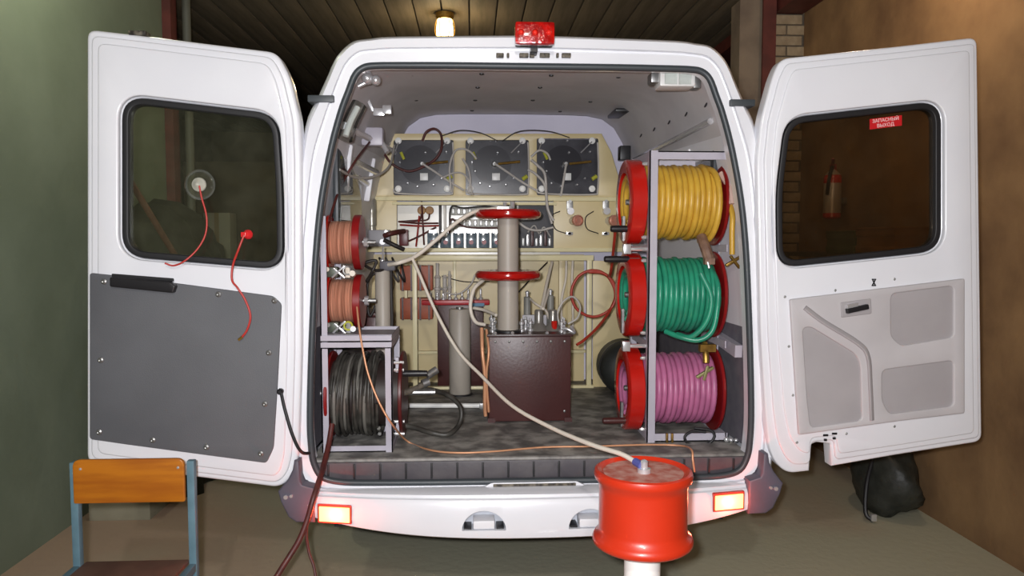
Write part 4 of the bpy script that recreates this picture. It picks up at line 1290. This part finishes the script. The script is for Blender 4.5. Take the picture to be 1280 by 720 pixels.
# hose ends with metal clamps
q = P(885, 318, .2)
obj('hose_clamp', MB().tube([(q.x - .01, .26, z0 - .15), (q.x - .008, .215, q.z + .03), (q.x + .006, .19, q.z - .03)], .022, 10, 4).box(q.x - .02, q.x + .02, .17, .2, q.z - .04, q.z - .015), mat('clamp_brown', '6B4F42', .5, h2='8A6E5C', scale=30), ry)
obj('clamp_bolt', MB().cyl((q.x - .01, .17, q.z - .03), (q.x - .005, .165, q.z - .055), .005, n=8), CHROME, ry)
xh = P(912, 290, .19).x
obj('hose_end', MB().tube([(xh + .0, .26, P(912, 240, .2).z), (xh + .012, .2, P(912, 265, .2).z), (xh + .01, .19, P(912, 290, .2).z), (xh + .012, .19, P(912, 318, .2).z)], .0115, 9, 5), YEL, ry, ang=70)
obj('hose_end_tape', MB().tube([(xh - .012, .27, P(909, 215, .2).z), (xh + .006, .215, P(910, 235, .2).z), (xh + .011, .196, P(912, 255, .2).z)], .0135, 9, 5), mat('pale_tape', 'CFAFA2', .5), ry)
q = P(918, 326, .19)
obj('hose_clip', MB().bar((q.x - .035, .19, q.z - .02), (q.x + .03, .19, q.z + .02), .02, .012).bar((q.x - .02, .18, q.z + .02), (q.x + .02, .185, q.z - .03), .016, .01), BRASS, ry, bevel=.003)
q = P(886, 440, .2)
obj('hose_clamp', MB().box(q.x - .035, q.x + .03, .20, .23, q.z + .0, q.z + .03).tube([(q.x - .005, .24, q.z + .03), (q.x - .01, .21, q.z + .0), (q.x - .012, .195, q.z - .045)], .013, 10, 4), BRASS, rp_, bevel=.0)
q = P(883, 466, .2)
obj('hose_clip', MB().bar((q.x - .04, .205, q.z - .02), (q.x + .03, .205, q.z + .022), .018, .012).bar((q.x - .012, .195, q.z - .03), (q.x + .004, .195, q.z + .03), .012, .01), mat('clip_verdigris', '8C8A5E', .45, .4), rp_, bevel=.003)
# straps on the stand rail
q = P(874, 545, .2)
wire('rubber_strap', [P(868, 535, .21), P(888, 538, .2), P(893, 546, .195), P(884, 555, .195), P(862, 555, .195), P(856, 546, .195), P(866, 539, .2), P(882, 540, .195)], .006, RUBBER, None, 'black rubber strap looped round the bottom rail of the hose stand', 'strap')
q = P(837, 550, .205)
obj('rail_clip', MB().box(q.x - .016, q.x - .008, .195, .214, zf + .002, zf + .04).box(q.x + .006, q.x + .014, .195, .214, zf + .002, zf + .04), BRASS, fr, bevel=.002)
q = P(914, 549, .2)
obj('rail_chain', MB().ball((q.x - .02, .20, zf + .012), .012).ball((q.x, .20, zf + .01), .01).ball((q.x + .02, .20, zf + .008), .009), CHROME, fr)

# ================================================================ WIRE REELS, LEFT
fl_ = thing('reel_frame', (-.69, .28, zf), 'grey angle-steel stand for the copper spools and black cable reel', 'stand')
XA, XB, YA, YZ = G(409, 563, zf).x - .012, G(492, 563, zf).x, .125, .46
ZS = P(440, 432, YA).z
ZTL = P(402, 270, YA).z
for x_, sx in ((XA, 1), (XB, -1)):
    for y_, sy in ((YA, 1), (YZ, -1)):
        top = ZTL if x_ == XA else ZS
        obj('post', MB().angle((x_, y_, zf), (x_, y_, top), (sx, 0, 0), (0, sy, 0), .027, .005), FRAMEG, fl_)
for z_ in (zf, zf + .07, ZS - .012, ZS + .014):
    if z_ == zf + .07:
        obj('rail', MB().box(XA + .001, XB - .001, YZ - .03, YZ - .006, z_, z_ + .026), FRAMEG, fl_)
        continue
    yq = YA - .004 if z_ > 1 else YA + .0055
    obj('rail', MB().box(XA + .001, XB - .001, yq, yq + .005, z_ + .001, z_ + .025).box(XA + .001, XB - .001, yq, yq + .026, z_ + .001, z_ + .005), FRAMEG, fl_)
    obj('rail', MB().box(XA + .001, XB - .001, YZ - .011, YZ - .006, z_ + .001, z_ + .024), FRAMEG, fl_)
    for xq in (XA + .001, XB - .006):
        obj('rail', MB().box(xq, xq + .005, YA + .006, YZ - .006, z_, z_ + .024), FRAMEG, fl_)
obj('shelf_plate', MB().box(XA, XB, YA + .002, YA + .17, ZS + .0385, ZS + .0425), mat('grey_shelf', '8F8C96', .45), fl_)
obj('back_brace', MB().bar((XA, YZ + .006, zf + .03), (XA, YZ + .006, ZTL - .03), .02, .006), FRAMEG, fl_)


def spool(px, py, R, Rw, label, hw):
    c = P(px, py, .28)
    t_ = thing('wire_spool', (c.x, .28, c.z - R), label, 'spool', 'copper spools on the left stand')
    obj('flange', MB().lathe((c.x - hw, .28, c.z), (1, 0, 0), [(.02, 0), (R - .002, 0), (R, .002), (R, .010), (R - .002, .012), (.02, .012)], 36), REDP, t_)
    obj('flange', MB().lathe((c.x + hw - .012, .28, c.z), (1, 0, 0), [(.02, 0), (R - .002, 0), (R, .002), (R, .028), (R - .002, .030), (.02, .030)], 36), REDDARK, t_)
    pr = []
    n = 26
    for i in range(n):
        x = -hw + .013 + (2 * hw - .026) * i / n
        d = .0022 * random.random()
        pr += [(Rw - .004 - d, x), (Rw - d, x + (2 * hw - .026) / n * .5)]
    obj('copper_windings', MB().lathe((c.x, .28, c.z), (1, 0, 0), pr, 36), COPPER, t_)
    obj('axle', MB().cyl((XA - .01, .28, c.z), (c.x + hw + .07, .28, c.z), .009, n=10), STEEL, t_)
    obj('axle_nut', MB().cyl((c.x + hw + .024, .28, c.z), (c.x + hw + .04, .28, c.z), .02, n=8), CHROME, t_)
    return t_, c


s1, c1 = spool(429, 303, .112, .088, 'red-flanged spool of bare copper wire on the stand, upper of the two', .060)
s2, c2 = spool(430, 376, .108, .090, 'red-flanged spool of bare copper wire on the stand, lower of the two', .060)
# clamps between the spools
for zc, seed in (((c1.z + c2.z) / 2, 1), (ZS + .062, 2)):
    random.seed(seed)
    ck = thing('earth_clamp', (c1.x, .22, zc - .02), 'steel earthing clamp hanging between the two copper spools' if seed == 1 else 'steel earthing clamp lying on the shelf under the lower copper spool', 'clamp')
    m1 = MB().box(c1.x - .055, c1.x - .01, .2, .25, zc - .02, zc + .022)
    obj('clamp_body', m1, mat('clamp_dark', '4E5348', .45, .3), ck, bevel=.008)
    obj('clamp_jaw', MB().bar((c1.x - .03, .19, zc - .02), (c1.x + .02, .185, zc + .028), .010, .008).bar((c1.x + .02, .19, zc - .022), (c1.x - .025, .188, zc + .018), .01, .008), CHROME, ck, bevel=.002)
    for p_, p2_, r_ in (((.03, .2, -.02), (.03, .2, .02), .011), ((.052, .2, -.006), (.052, .17, -.002), .012), ((-.06, .19, .01), (-.045, .17, .014), .009)):
        obj('clamp_bolt', MB().cyl((c1.x + p_[0], p_[1], zc + p_[2]), (c1.x + p2_[0], p2_[1], zc + p2_[2]), r_, n=8), (WHITECAB if seed == 1 else CHROME), ck)
    obj('clamp_spring', MB().tube([(c1.x + .03 + .016 * math.cos(k), .19, zc + .008 + .016 * math.sin(k)) for k in [i * .7 for i in range(10)]], .004, 6, 2), YGREEN if seed == 2 else STEEL, ck)
random.seed(5)
c3 = P(450, 491, .29)
br = thing('cable_reel', (c3.x, .29, c3.z - .18), 'reel of black cable with dark red flanges inside the left stand', 'reel')
hw = .104
obj('flange', MB().lathe((c3.x - hw - .014, .29, c3.z), (1, 0, 0), [(.02, 0), (.172, 0), (.175, .003), (.175, .011), (.172, .014), (.02, .014)], 40), REDDARK, br)
obj('flange', MB().lathe((XB + .02, .29, c3.z), (1, 0, 0), [(.02, 0), (.168, 0), (.172, .003), (.172, .012), (.168, .015), (.02, .015)], 40), mat('maroon_flange', '55191A', .35), br)
obj('core', MB().lathe((c3.x - hw, .29, c3.z), (1, 0, 0), [(.135, 0), (.135, XB + .02 - c3.x + hw)], 28), mat('maroon_core', '2C2220', .5), br)
for k in range(11):
    pts = []
    x = c3.x - hw + .012
    N = 26 * 4
    ph_ = random.random() * 6
    for i in range(N):
        a = 2 * PI * i / 26 + ph_
        u = i / N
        xx = c3.x - hw + .014 + (2 * hw - .03) * ((u + k * .13 + .03 * math.sin(a * .5 + k)) % 1.0 if False else min(1, max(0, u + .05 * math.sin(a * .8 + k * 2))))
        rr = .143 + .0022 * k - .006 * math.sin(a * 1.7 + k)
        pts.append((xx, .29 - math.cos(a) * rr, c3.z + math.sin(a) * rr))
    obj('cable_turns', MB()  .tube(pts, .0075, 7, 1, smooth=False), BLKCABLE if k not in (3, 8) else mat('pale_cable_turn', '6E6C66', .5), br, ang=70)
obj('axle', MB().cyl((XA - .05, .29, c3.z), (XB + .16, .29, c3.z), .012, n=10), STEEL, br)
a_, b_ = P(491, 467, .22), P(534, 466, .22)
obj('crank_handle', MB().lathe(a_ + Vector((.03, 0, 0)), (1, 0, 0), [(.008, 0), (.012, .004), (.014, .05), (.012, b_.x - a_.x - .03)], 14), BLACKPL, br)
obj('handle_collar', MB().cyl(a_, a_ + Vector((.03, 0, 0)), .011, n=12), REDP, br)
obj('side_bar', MB().box(XB + .006, XB + .018, .2, .22, c3.z - .15, c3.z + .16), FRAMEG, br)
for dz in (.14, .11, -.1, -.15):
    obj('bar_bolt', MB().cyl((XB + .0, .195, c3.z + dz), (XB + .04, .195, c3.z + dz), .007, n=8), CHROME, br)
wire('cable_end', [P(491, 492, .25), P(505, 491, .27), P(520, 486, .3), P(528, 481, .32)], .014, mat('braid', '6A6258', .6, h2='4A443C', scale=60), br)
obj('end_plug', MB().cyl(P(534, 470, .3), P(546, 462, .32), .016, n=12).cyl(P(528, 480, .32), P(536, 477, .33), .018, n=12), STEEL, br)
wire('cable_end', [P(515, 489, .3), P(535, 487, .34), P(560, 494, .4), P(576, 510, .42), P(574, 530, .4), P(560, 543, .35), P(540, 541, .35), P(520, 535, .32), P(502, 531, .3)], .011, BLKCABLE, br)

# ================================================================ CABLES
q0 = P(600, 268, .6)
wire('white_cable', [Vector((cxm - .02, cym - .02, zd1 + .03)), P(610, 262, .66), P(592, 265, .62), P(568, 280, .6), P(545, 300, .58), P(520, 320, .55), P(500, 328, .5), P(486, 331, .55)], .0092, WHITECAB, None,
     'thick white cable sagging from the upper red ring to the slim grey tube', 'cable')
wire('white_cable', [P(515, 322, .54), P(524, 342, .5), P(545, 390, .42), P(572, 438, .3), P(602, 470, .15), P(640, 507, -.1), P(690, 535, -.35), P(740, 556, -.6), P(775, 567, -.75), P(794, 577, -.83)], .0072, WHITECAB, None,
     'white cable running out of the van to the red drum insulator', 'cable')
wire('red_cable', [P(769, 290, .5), P(766, 320, .6), P(763, 342, .7)] + [P(742 + 28 * math.cos(a), 367 - 29 * math.sin(a), .8) for a in [0.9, 1.6, 2.3, 3.1, 3.9, 4.7, 5.5, 6.2, 6.9, 7.6]] +
     [P(736, 340, .8), P(757, 343, .8), P(769, 365, .8), P(764, 385, .8), P(748, 408, .7), P(730, 425, .62), P(721, 431, .6)], .007, mat('brick_red_cable', 'A03424', .4), None, 'coiled brick red cable hanging beside the brown transformer', 'cable')
wire('copper_wire', [P(446, 382, .18), P(449, 410, .12), P(454, 440, .09), P(461, 470, .07), P(474, 503, .05), P(490, 530, .05)] + [G(x, y, zf + .006) for x, y in ((510, 552), (540, 563), (575, 566), (620, 564), (680, 559), (740, 558), (806, 556), (850, 557))] +
     [P(864, 562, .0), P(866, 575, -.03), P(868, 590, -.03)], .004, COPPERL, None, 'bare copper wire trailing from the lower spool across the van floor', 'wire')
wire('red_lead', [P(462, 178, .72), P(445, 200, .5), P(430, 225, .45), P(420, 248, .3), P(412, 275, .2)], .0055, OXRED, None, 'dark red lead hanging from the junction box to the upper copper spool', 'cable')
wire('grey_lead', [P(424, 212, .35), P(445, 222, .6), P(470, 220, .85), P(487, 207, 1.1), P(493, 182, 1.33)], .006, GREYWIRE, None, 'thin grey lead drooping under the junction box near the ceiling', 'cable')
wire('power_cable', [P(415, 530, .09), P(411, 555, .05), P(405, 580, -.02), P(400, 597, -.10), P(392, 622, -.16), P(384, 650, -.18), P(374, 675, -.2), P(362, 695, -.22), P(350, 714, -.25), P(335, 740, -.3), P(322, 775, -.4)], .0105, OXRED, None,
     'thick dark brown cable hanging over the bumper to the floor', 'cable')
wire('power_cable', [P(410, 560, .05), P(402, 585, -.02), P(396, 605, -.11), P(388, 640, -.16), P(383, 664, -.17), P(386, 690, -.18), P(393, 712, -.2), P(400, 760, -.25)], .005, OXRED, None,
     'thin dark brown lead hanging over the bumper beside the thick cable', 'cable')

# things on the left door window
q = P(250, 231, YD + .008)
sc = thing('suction_cup', q, 'clear suction cup stuck on the left door window with a red wire', 'suction cup')
obj('cup_rim', MB().lathe((q.x, YD + .010, q.z), (0, -1, 0), [(.045, 0), (.054, 0), (.055, .004), (.050, .007), (.046, .005)], 36, closed=True), GLASSC, sc)
obj('cup_disc', MB().lathe((q.x, YD + .011, q.z), (0, -1, 0), [(.046, 0), (.046, .002), (.03, .006), (.024, .012), (.012, .016), (.004, .017)], 32), glass_mat('cup_film', 'EEEEE6', 'B8B8A4', .10), sc)
obj('cup_knob', MB().lathe((q.x, YD - .002, q.z), (0, -1, 0), [(.026, 0), (.024, .006), (.014, .012), (.007, .022), (.003, .024)], 20), mat('cup_grey', 'B0AFA2', .3), sc)
wire('cup_wire', [P(249, 232, YD - .02), P(252, 247, YD - .02), P(258, 270, YD - .02), P(257, 292, YD - .02), P(247, 311, YD - .03), P(231, 326, YD - .045), P(217, 332, YD - .045), P(206, 329, YD - .05)], .0032, mat('bright_red_wire', 'B8332C', .4), sc)
q = P(310, 293, YD + .008)
rc = thing('red_clip', q, 'small red clip stuck on the left door window with a trailing red wire', 'clip')
obj('clip_body', MB().lathe((q.x, YD + .011, q.z), (0, -1, 0), [(.016, 0), (.018, .004), (.015, .014), (.008, .02), (.002, .02)], 10).box(q.x - .02, q.x - .005, YD - .01, YD + .004, q.z - .01, q.z + .008), mat('clip_red', 'D8262A', .25, coat=.5), rc)
wire('clip_wire', [P(305, 294, YD - .012), P(298, 312, YD - .02), P(291, 332, YD - .05), P(290, 350, YD - .055), P(297, 360, YD - .045), P(307, 376, YD - .042), P(313, 395, YD - .042), P(309, 412, YD - .042), P(302, 422, YD - .042)], .004, mat('bright_red_wire', 'B8332C', .4), rc)
obj('wire_tip', MB().cyl(P(303, 421, YD - .042), P(298, 425, YD - .042), .005, n=8), BRASS, rc)

# ================================================================ RED DRUM INSULATOR IN FRONT
q = P(804, 588, -.85)
Xd, Yd, Zd = q.x, -.85, q.z
Zb = P(804, 674, -.85).z
ins = thing('drum_insulator', (Xd, Yd, 0), 'orange-red drum electrode on a white post standing behind the bumper', 'insulator')
hgt = Zd - Zb
R0 = .121
obj('drum', MB().lathe((Xd, Yd, Zb), (0, 0, 1), [(.05, -.012), (R0 + .004, -.012), (R0 + .014, -.004), (R0 + .015, .006), (R0 + .010, .016), (R0, .024), (R0 - .002, .04), (R0 - .002, hgt - .045), (R0, hgt - .030),
                                               (R0 + .009, hgt - .020), (R0 + .012, hgt - .008), (R0 + .009, hgt + .002), (R0 + .002, hgt + .005), (R0 - .006, hgt), (R0 - .010, hgt - .004), (.004, hgt - .004)], 64), REDDRUM, ins, ang=50)
obj('worn_top', MB().lathe((Xd, Yd, Zd - .004), (0, 0, 1), [(.108, 0), (.108, .0012), (.002, .0014)], 48), mat('worn_red_top', 'BC9084', .85, h2='A65648', scale=28, detail=8, spec=.2), ins)
obj('terminal_post', MB().lathe((Xd, Yd - .01, Zd - .003), (0, 0, 1), [(.018, 0), (.018, .012), (.010, .014), (.010, .03), (.007, .034), (.003, .036)], 16), CHROME, ins)
obj('cable_lug', MB().cyl(P(794, 577, -.83), (Xd - .006, Yd - .01, Zd + .016), .011, n=10), mat('blue_sleeve', '4A4F8C', .5), ins)
obj('post', MB().lathe((Xd, Yd, .02), (0, 0, 1), [(.049, 0), (.049, Zb - .02)], 32), mat('white_tube', 'E9E6E2', .35), ins)
obj('post_foot', MB().lathe((Xd, Yd, 0), (0, 0, 1), [(.15, 0), (.15, .012), (.06, .03), (.052, .05)], 32), STEEL, ins)

# ================================================================ CHAIR
YC = -.30
xr = P(240, 650, YC).x
xl = xr - .38
ch = thing('school_chair', ((xl + xr) / 2, YC - .2, 0), 'old school chair with orange plywood back and blue-grey steel frame', 'chair')
zt_, zb_ = P(200, 572, YC).z, P(200, 626, YC).z
ply = mat('orange_plywood', 'B26A14', .4, h2='9C5610', scale=5, stretch=(1, 4, 9), coat=.3)
bp_ = [(xl + .004, zb_), (xr - .016, zb_), (xr - .016, zt_), (xl + .004, zt_)]
plate('backrest', round_poly(bp_, [.006, .006, .025, .025]), [], YC - .016, YC - .004, ply, ch, bevel=.003)
seat_z = .478
SEATM = mat('worn_brown_plywood', '6B4A3A', .6, h2='57392C', scale=9, detail=8)
sx0, sx1 = xl + .03, xr - .012
obj('seat', MB().box(sx0, sx1, YC - .40, YC + .0, seat_z - .014, seat_z), SEATM, ch, bevel=.005)
BLU = mat('blue_grey_enamel', '5E7C88', .45, h2='526E7A', scale=12)
for x in (xl, xr):
    obj('back_post', MB().box(x - .0125, x + .0125, YC - .004, YC + .022, 0.0, zt_ - .012), BLU, ch, bevel=.004)
    obj('front_leg', MB().box(x - .0125, x + .0125, YC - .40, YC - .375, 0, seat_z - .015), BLU, ch, bevel=.004)
    obj('seat_rail', MB().box(x - .011, x + .011, YC - .376, YC - .003, seat_z - .042, seat_z - .0145), BLU, ch, bevel=.003)
    obj('floor_rail', MB().box(x - .01, x + .01, YC - .376, YC - .003, .12, .142), BLU, ch, bevel=.003)
obj('cross_rail', MB().box(xl + .012, xr - .012, YC - .395, YC - .38, seat_z - .042, seat_z - .015), BLU, ch, bevel=.003)
for x in (xr - .035, xl + .03):
    obj('rivet', MB().lathe((x, YC - .0155, zt_ - .03), (0, -1, 0), [(.005, 0), (.004, .003), (.001, .004)], 10), CHROME, ch)

# ================================================================ THINGS ALONG THE GARAGE WALLS
q = G(165, 652, 0)
bxo = thing('cardboard_box', (q.x - .05, q.y + .15, 0), 'pale open box on the floor under the left rear door', 'box')
CARD = mat('pale_card', '97927E', .8, h2='8B8672', scale=6)
bx0, by0 = q.x - .24, q.y + .02
obj('box_body', MB().box(bx0, bx0 + .33, by0, by0 + .3, 0, .13), CARD, bxo, bevel=.003)
obj('box_flap', MB().add([(bx0 + .33, by0, .13), (bx0 + .33, by0 + .3, .13), (bx0 + .40, by0 + .3, .19), (bx0 + .40, by0, .19), (bx0 + .33, by0, .126), (bx0 + .33, by0 + .3, .126), (bx0 + .40, by0 + .3, .186), (bx0 + .40, by0, .186)],
                          [(0, 1, 2, 3), (7, 6, 5, 4), (0, 4, 5, 1), (1, 5, 6, 2), (2, 6, 7, 3), (3, 7, 4, 0)]), CARD, bxo)

# black bag by the right wall
bg = thing('black_bag', (2.13, 1.32, 0), 'crumpled black bag on the floor beside the right wall', 'bag')
m_ = MB()
rings = []
for i in range(13):
    ph_ = -PI / 2 + PI * i / 12
    rr = []
    for k in range(28):
        a = 2 * PI * k / 28
        n_ = 1 + .10 * math.sin(3 * a + i * .9) + .06 * math.sin(7 * a + i * 1.7) + .05 * math.sin(5 * ph_ + 2 * a)
        rad = max(.02, math.cos(ph_)) ** .7
        rr.append((2.13 + .155 * rad * n_ * math.cos(a), 1.32 + .25 * rad * n_ * math.sin(a), max(0.0, .185 + .20 * math.sin(ph_) * (1 + .12 * math.sin(2 * a + 1)))))
    rings.append(rr)
m_.loft(rings, close_u=True, cap0=True, cap1=True)
obj('bag_body', m_, mat('black_nylon', '2A2C28', .5, h2='3C3E38', scale=9, bump=.6, bscale=14), bg, ang=70)
obj('bag_strap', MB().tube([(2.02, 1.25, .33), (1.96, 1.2, .2), (1.93, 1.15, .05), (1.96, 1.12, .012)], .012, 8, 5), BLACKPL, bg)
obj('bag_buckle', MB().box(1.945, 1.975, 1.11, 1.13, .012, .05), CHROME, bg, bevel=.003)

# shelf, boxes and extinguisher on the right wall (seen through the right door window)
sh = thing('wall_shelf', (2.15, 1.9, 1.18), 'dark steel shelf bracketed to the right wall', 'shelf')
SHM = mat('dark_shelf_steel', '3A332C', .6, h2='2E2822', scale=8)
obj('shelf_board', MB().box(1.98, 2.325, 1.33, 2.64, 1.44, 1.465), SHM, sh)
for y_ in (1.45, 2.0, 2.5):
    obj('bracket', MB().bar((2.31, y_, 1.20), (2.02, y_, 1.435), .02, .02).bar((2.315, y_, 1.18), (2.315, y_, 1.44), .02, .02), SHM, sh)


def crate(name, px0, px1, py0, py1, m, label, slats=2):
    X_ = 2.02
    # boxes stand on the top board; find their depth along the shelf from the picture
    d0, d1 = ray(px0, py1), ray(px1, py1)
    ya_, yb_ = CAM.y + d0.y * (X_ - CAM.x) / d0.x, CAM.y + d1.y * (X_ - CAM.x) / d1.x
    zt2 = CAM.z + ray(px0, py0).z * (X_ - CAM.x) / ray(px0, py0).x
    ya_, yb_ = min(ya_, yb_), max(ya_, yb_)
    t_ = thing(name, (X_ + .1, (ya_ + yb_) / 2, 1.465), label, 'box')
    obj('box_body', MB().box(X_ + .006, X_ + .24, ya_ + .004, yb_ - .004, 1.465, zt2 - .01), m, t_)
    for z_ in (1.475, zt2 - .05):
        obj('slat', MB().box(X_, X_ + .007, ya_, yb_, z_, z_ + .04), m, t_, bevel=.002)
        obj('slat', MB().box(X_, X_ + .24, ya_ - .004, ya_ + .004, z_, z_ + .04), m, t_, bevel=.002)
    obj('lid', MB().box(X_ - .003, X_ + .245, ya_ - .006, yb_, zt2 - .01, zt2), m, t_, bevel=.002)


crate('green_crate', 1032, 1066, 289, 315, mat('crate_green', '46552F', .6, h2='3C4A28', scale=7), 'green wooden crate on the dark shelf by the right wall')
crate('wooden_crate', 1069, 1117, 285, 315, mat('crate_wood', '8A5F2E', .6, h2='75501F', scale=7), 'plain wooden crate on the dark shelf by the right wall')
fx = thing('fire_extinguisher', (2.25, 2.32, 1.66), 'red and silver fire extinguisher hung on the right wall', 'extinguisher')
FXY = 2.30
obj('cylinder', MB().lathe((2.25, FXY, 1.70), (0, 0, 1), [(.04, 0), (.055, .012), (.058, .03), (.058, .26), (.05, .30), (.025, .325), (.02, .335)], 24), mat('extinguisher_silver', 'B4ABA0', .35, .3), fx)
obj('red_collar', MB().lathe((2.25, FXY, 1.94), (0, 0, 1), [(.0595, 0), (.0595, .03), (.054, .052), (.03, .08)], 24), REDP, fx)
obj('red_base', MB().lathe((2.25, FXY, 1.695), (0, 0, 1), [(.045, 0), (.0595, .012), (.0595, .04)], 24), REDP, fx)
obj('valve', MB().box(2.235, 2.265, FXY - .02, FXY + .02, 2.03, 2.07).bar((2.25, FXY, 2.07), (2.21, FXY - .08, 2.10), .02, .01), REDDARK, fx)
obj('hose', MB().tube([(2.24, FXY - .02, 2.05), (2.2, FXY - .08, 2.03), (2.18, FXY - .09, 1.95), (2.185, FXY - .06, 1.86)], .012, 8), BLACKPL, fx)
obj('bracket', MB().box(2.30, 2.33, FXY - .05, FXY + .05, 1.80, 1.84), STEEL, fx)

# left side: covered machine, leaning pipe, boxes on a bench
tp = thing('covered_machine', (-2.1, 2.2, 0), 'dark tarpaulin draped over a tall machine beside the green wall', 'tarpaulin')
m_ = MB()
secs = []
for i in range(15):
    y_ = 1.75 + i * .07
    u = (i - 7) / 7
    hgt_ = 1.80 - .22 * u * u + .03 * math.sin(i * 1.9)
    secs.append([(-2.39, y_, 0), (-2.39, y_, hgt_ * .96), (-2.30, y_, hgt_), (-2.15, y_, hgt_ - .02), (-2.02, y_, hgt_ - .12 + .02 * math.sin(i)), (-1.95 + .02 * math.sin(i * 1.3), y_, hgt_ * .75), (-1.93 + .03 * math.sin(i * 1.7), y_, hgt_ * .4), (-1.92 + .04 * math.sin(i * 1.5), y_, 0)])
m_.loft(secs, close_u=True, cap0=True, cap1=True)
obj('cover', m_, mat('dark_tarpaulin', '3A3A30', .8, h2='2C2C25', scale=6, bump=.4, bscale=10), tp, ang=60)
obj('tie_rope', MB().tube([(-1.9, 1.74, .9), (-1.885, 2.1, .86), (-1.885, 2.5, .9), (-1.9, 2.74, .88)], .008, 8, 5), mat('rope_grey', '7A7565', .8), tp)
wire('leaning_pipe', [(-2.05, 1.2, 1.95), (-1.80, 1.9, 1.02), (-1.62, 2.4, 0.36), (-1.55, 2.62, .02)], .018, mat('rusty_pipe', '7A5A4C', .6, h2='6A4A3C', scale=20), None, 'rusty pipe leaning against the tarpaulin-covered machine', 'pipe')
bn = thing('workbench', (-2.4, 4.4, 0), 'dark workbench standing in the unlit back of the garage', 'workbench')
obj('bench_top', MB().box(-3.0, -1.5, 4.1, 4.7, 1.0, 1.05), DARKWALL, bn, bevel=.004)
for x_ in (-2.95, -1.55):
    for y_ in (4.15, 4.65):
        obj('leg', MB().box(x_ - .03, x_ + .03, y_ - .03, y_ + .03, 0, 1.0), DARKWALL, bn)
obj('back_board', MB().box(-3.0, -1.5, 4.66, 4.7, 1.05, 2.3), mat('pegboard_brown', '4A4030', .8, h2='3A3226', scale=5), bn)
q = P(275, 268, 4.4)
wb = thing('parcel', (q.x, 4.4, 1.05), 'white cardboard carton standing on the dark workbench', 'box')
obj('carton', MB().box(q.x - .12, q.x + .12, 4.3, 4.5, 1.05, 1.80), mat('carton_card', '8C8A7C', .8), wb, bevel=.004)
obj('carton_tape', MB().box(q.x - .02, q.x + .02, 4.297, 4.302, 1.05, 1.80), mat('tape_brown', '7A6A4C', .5), wb)
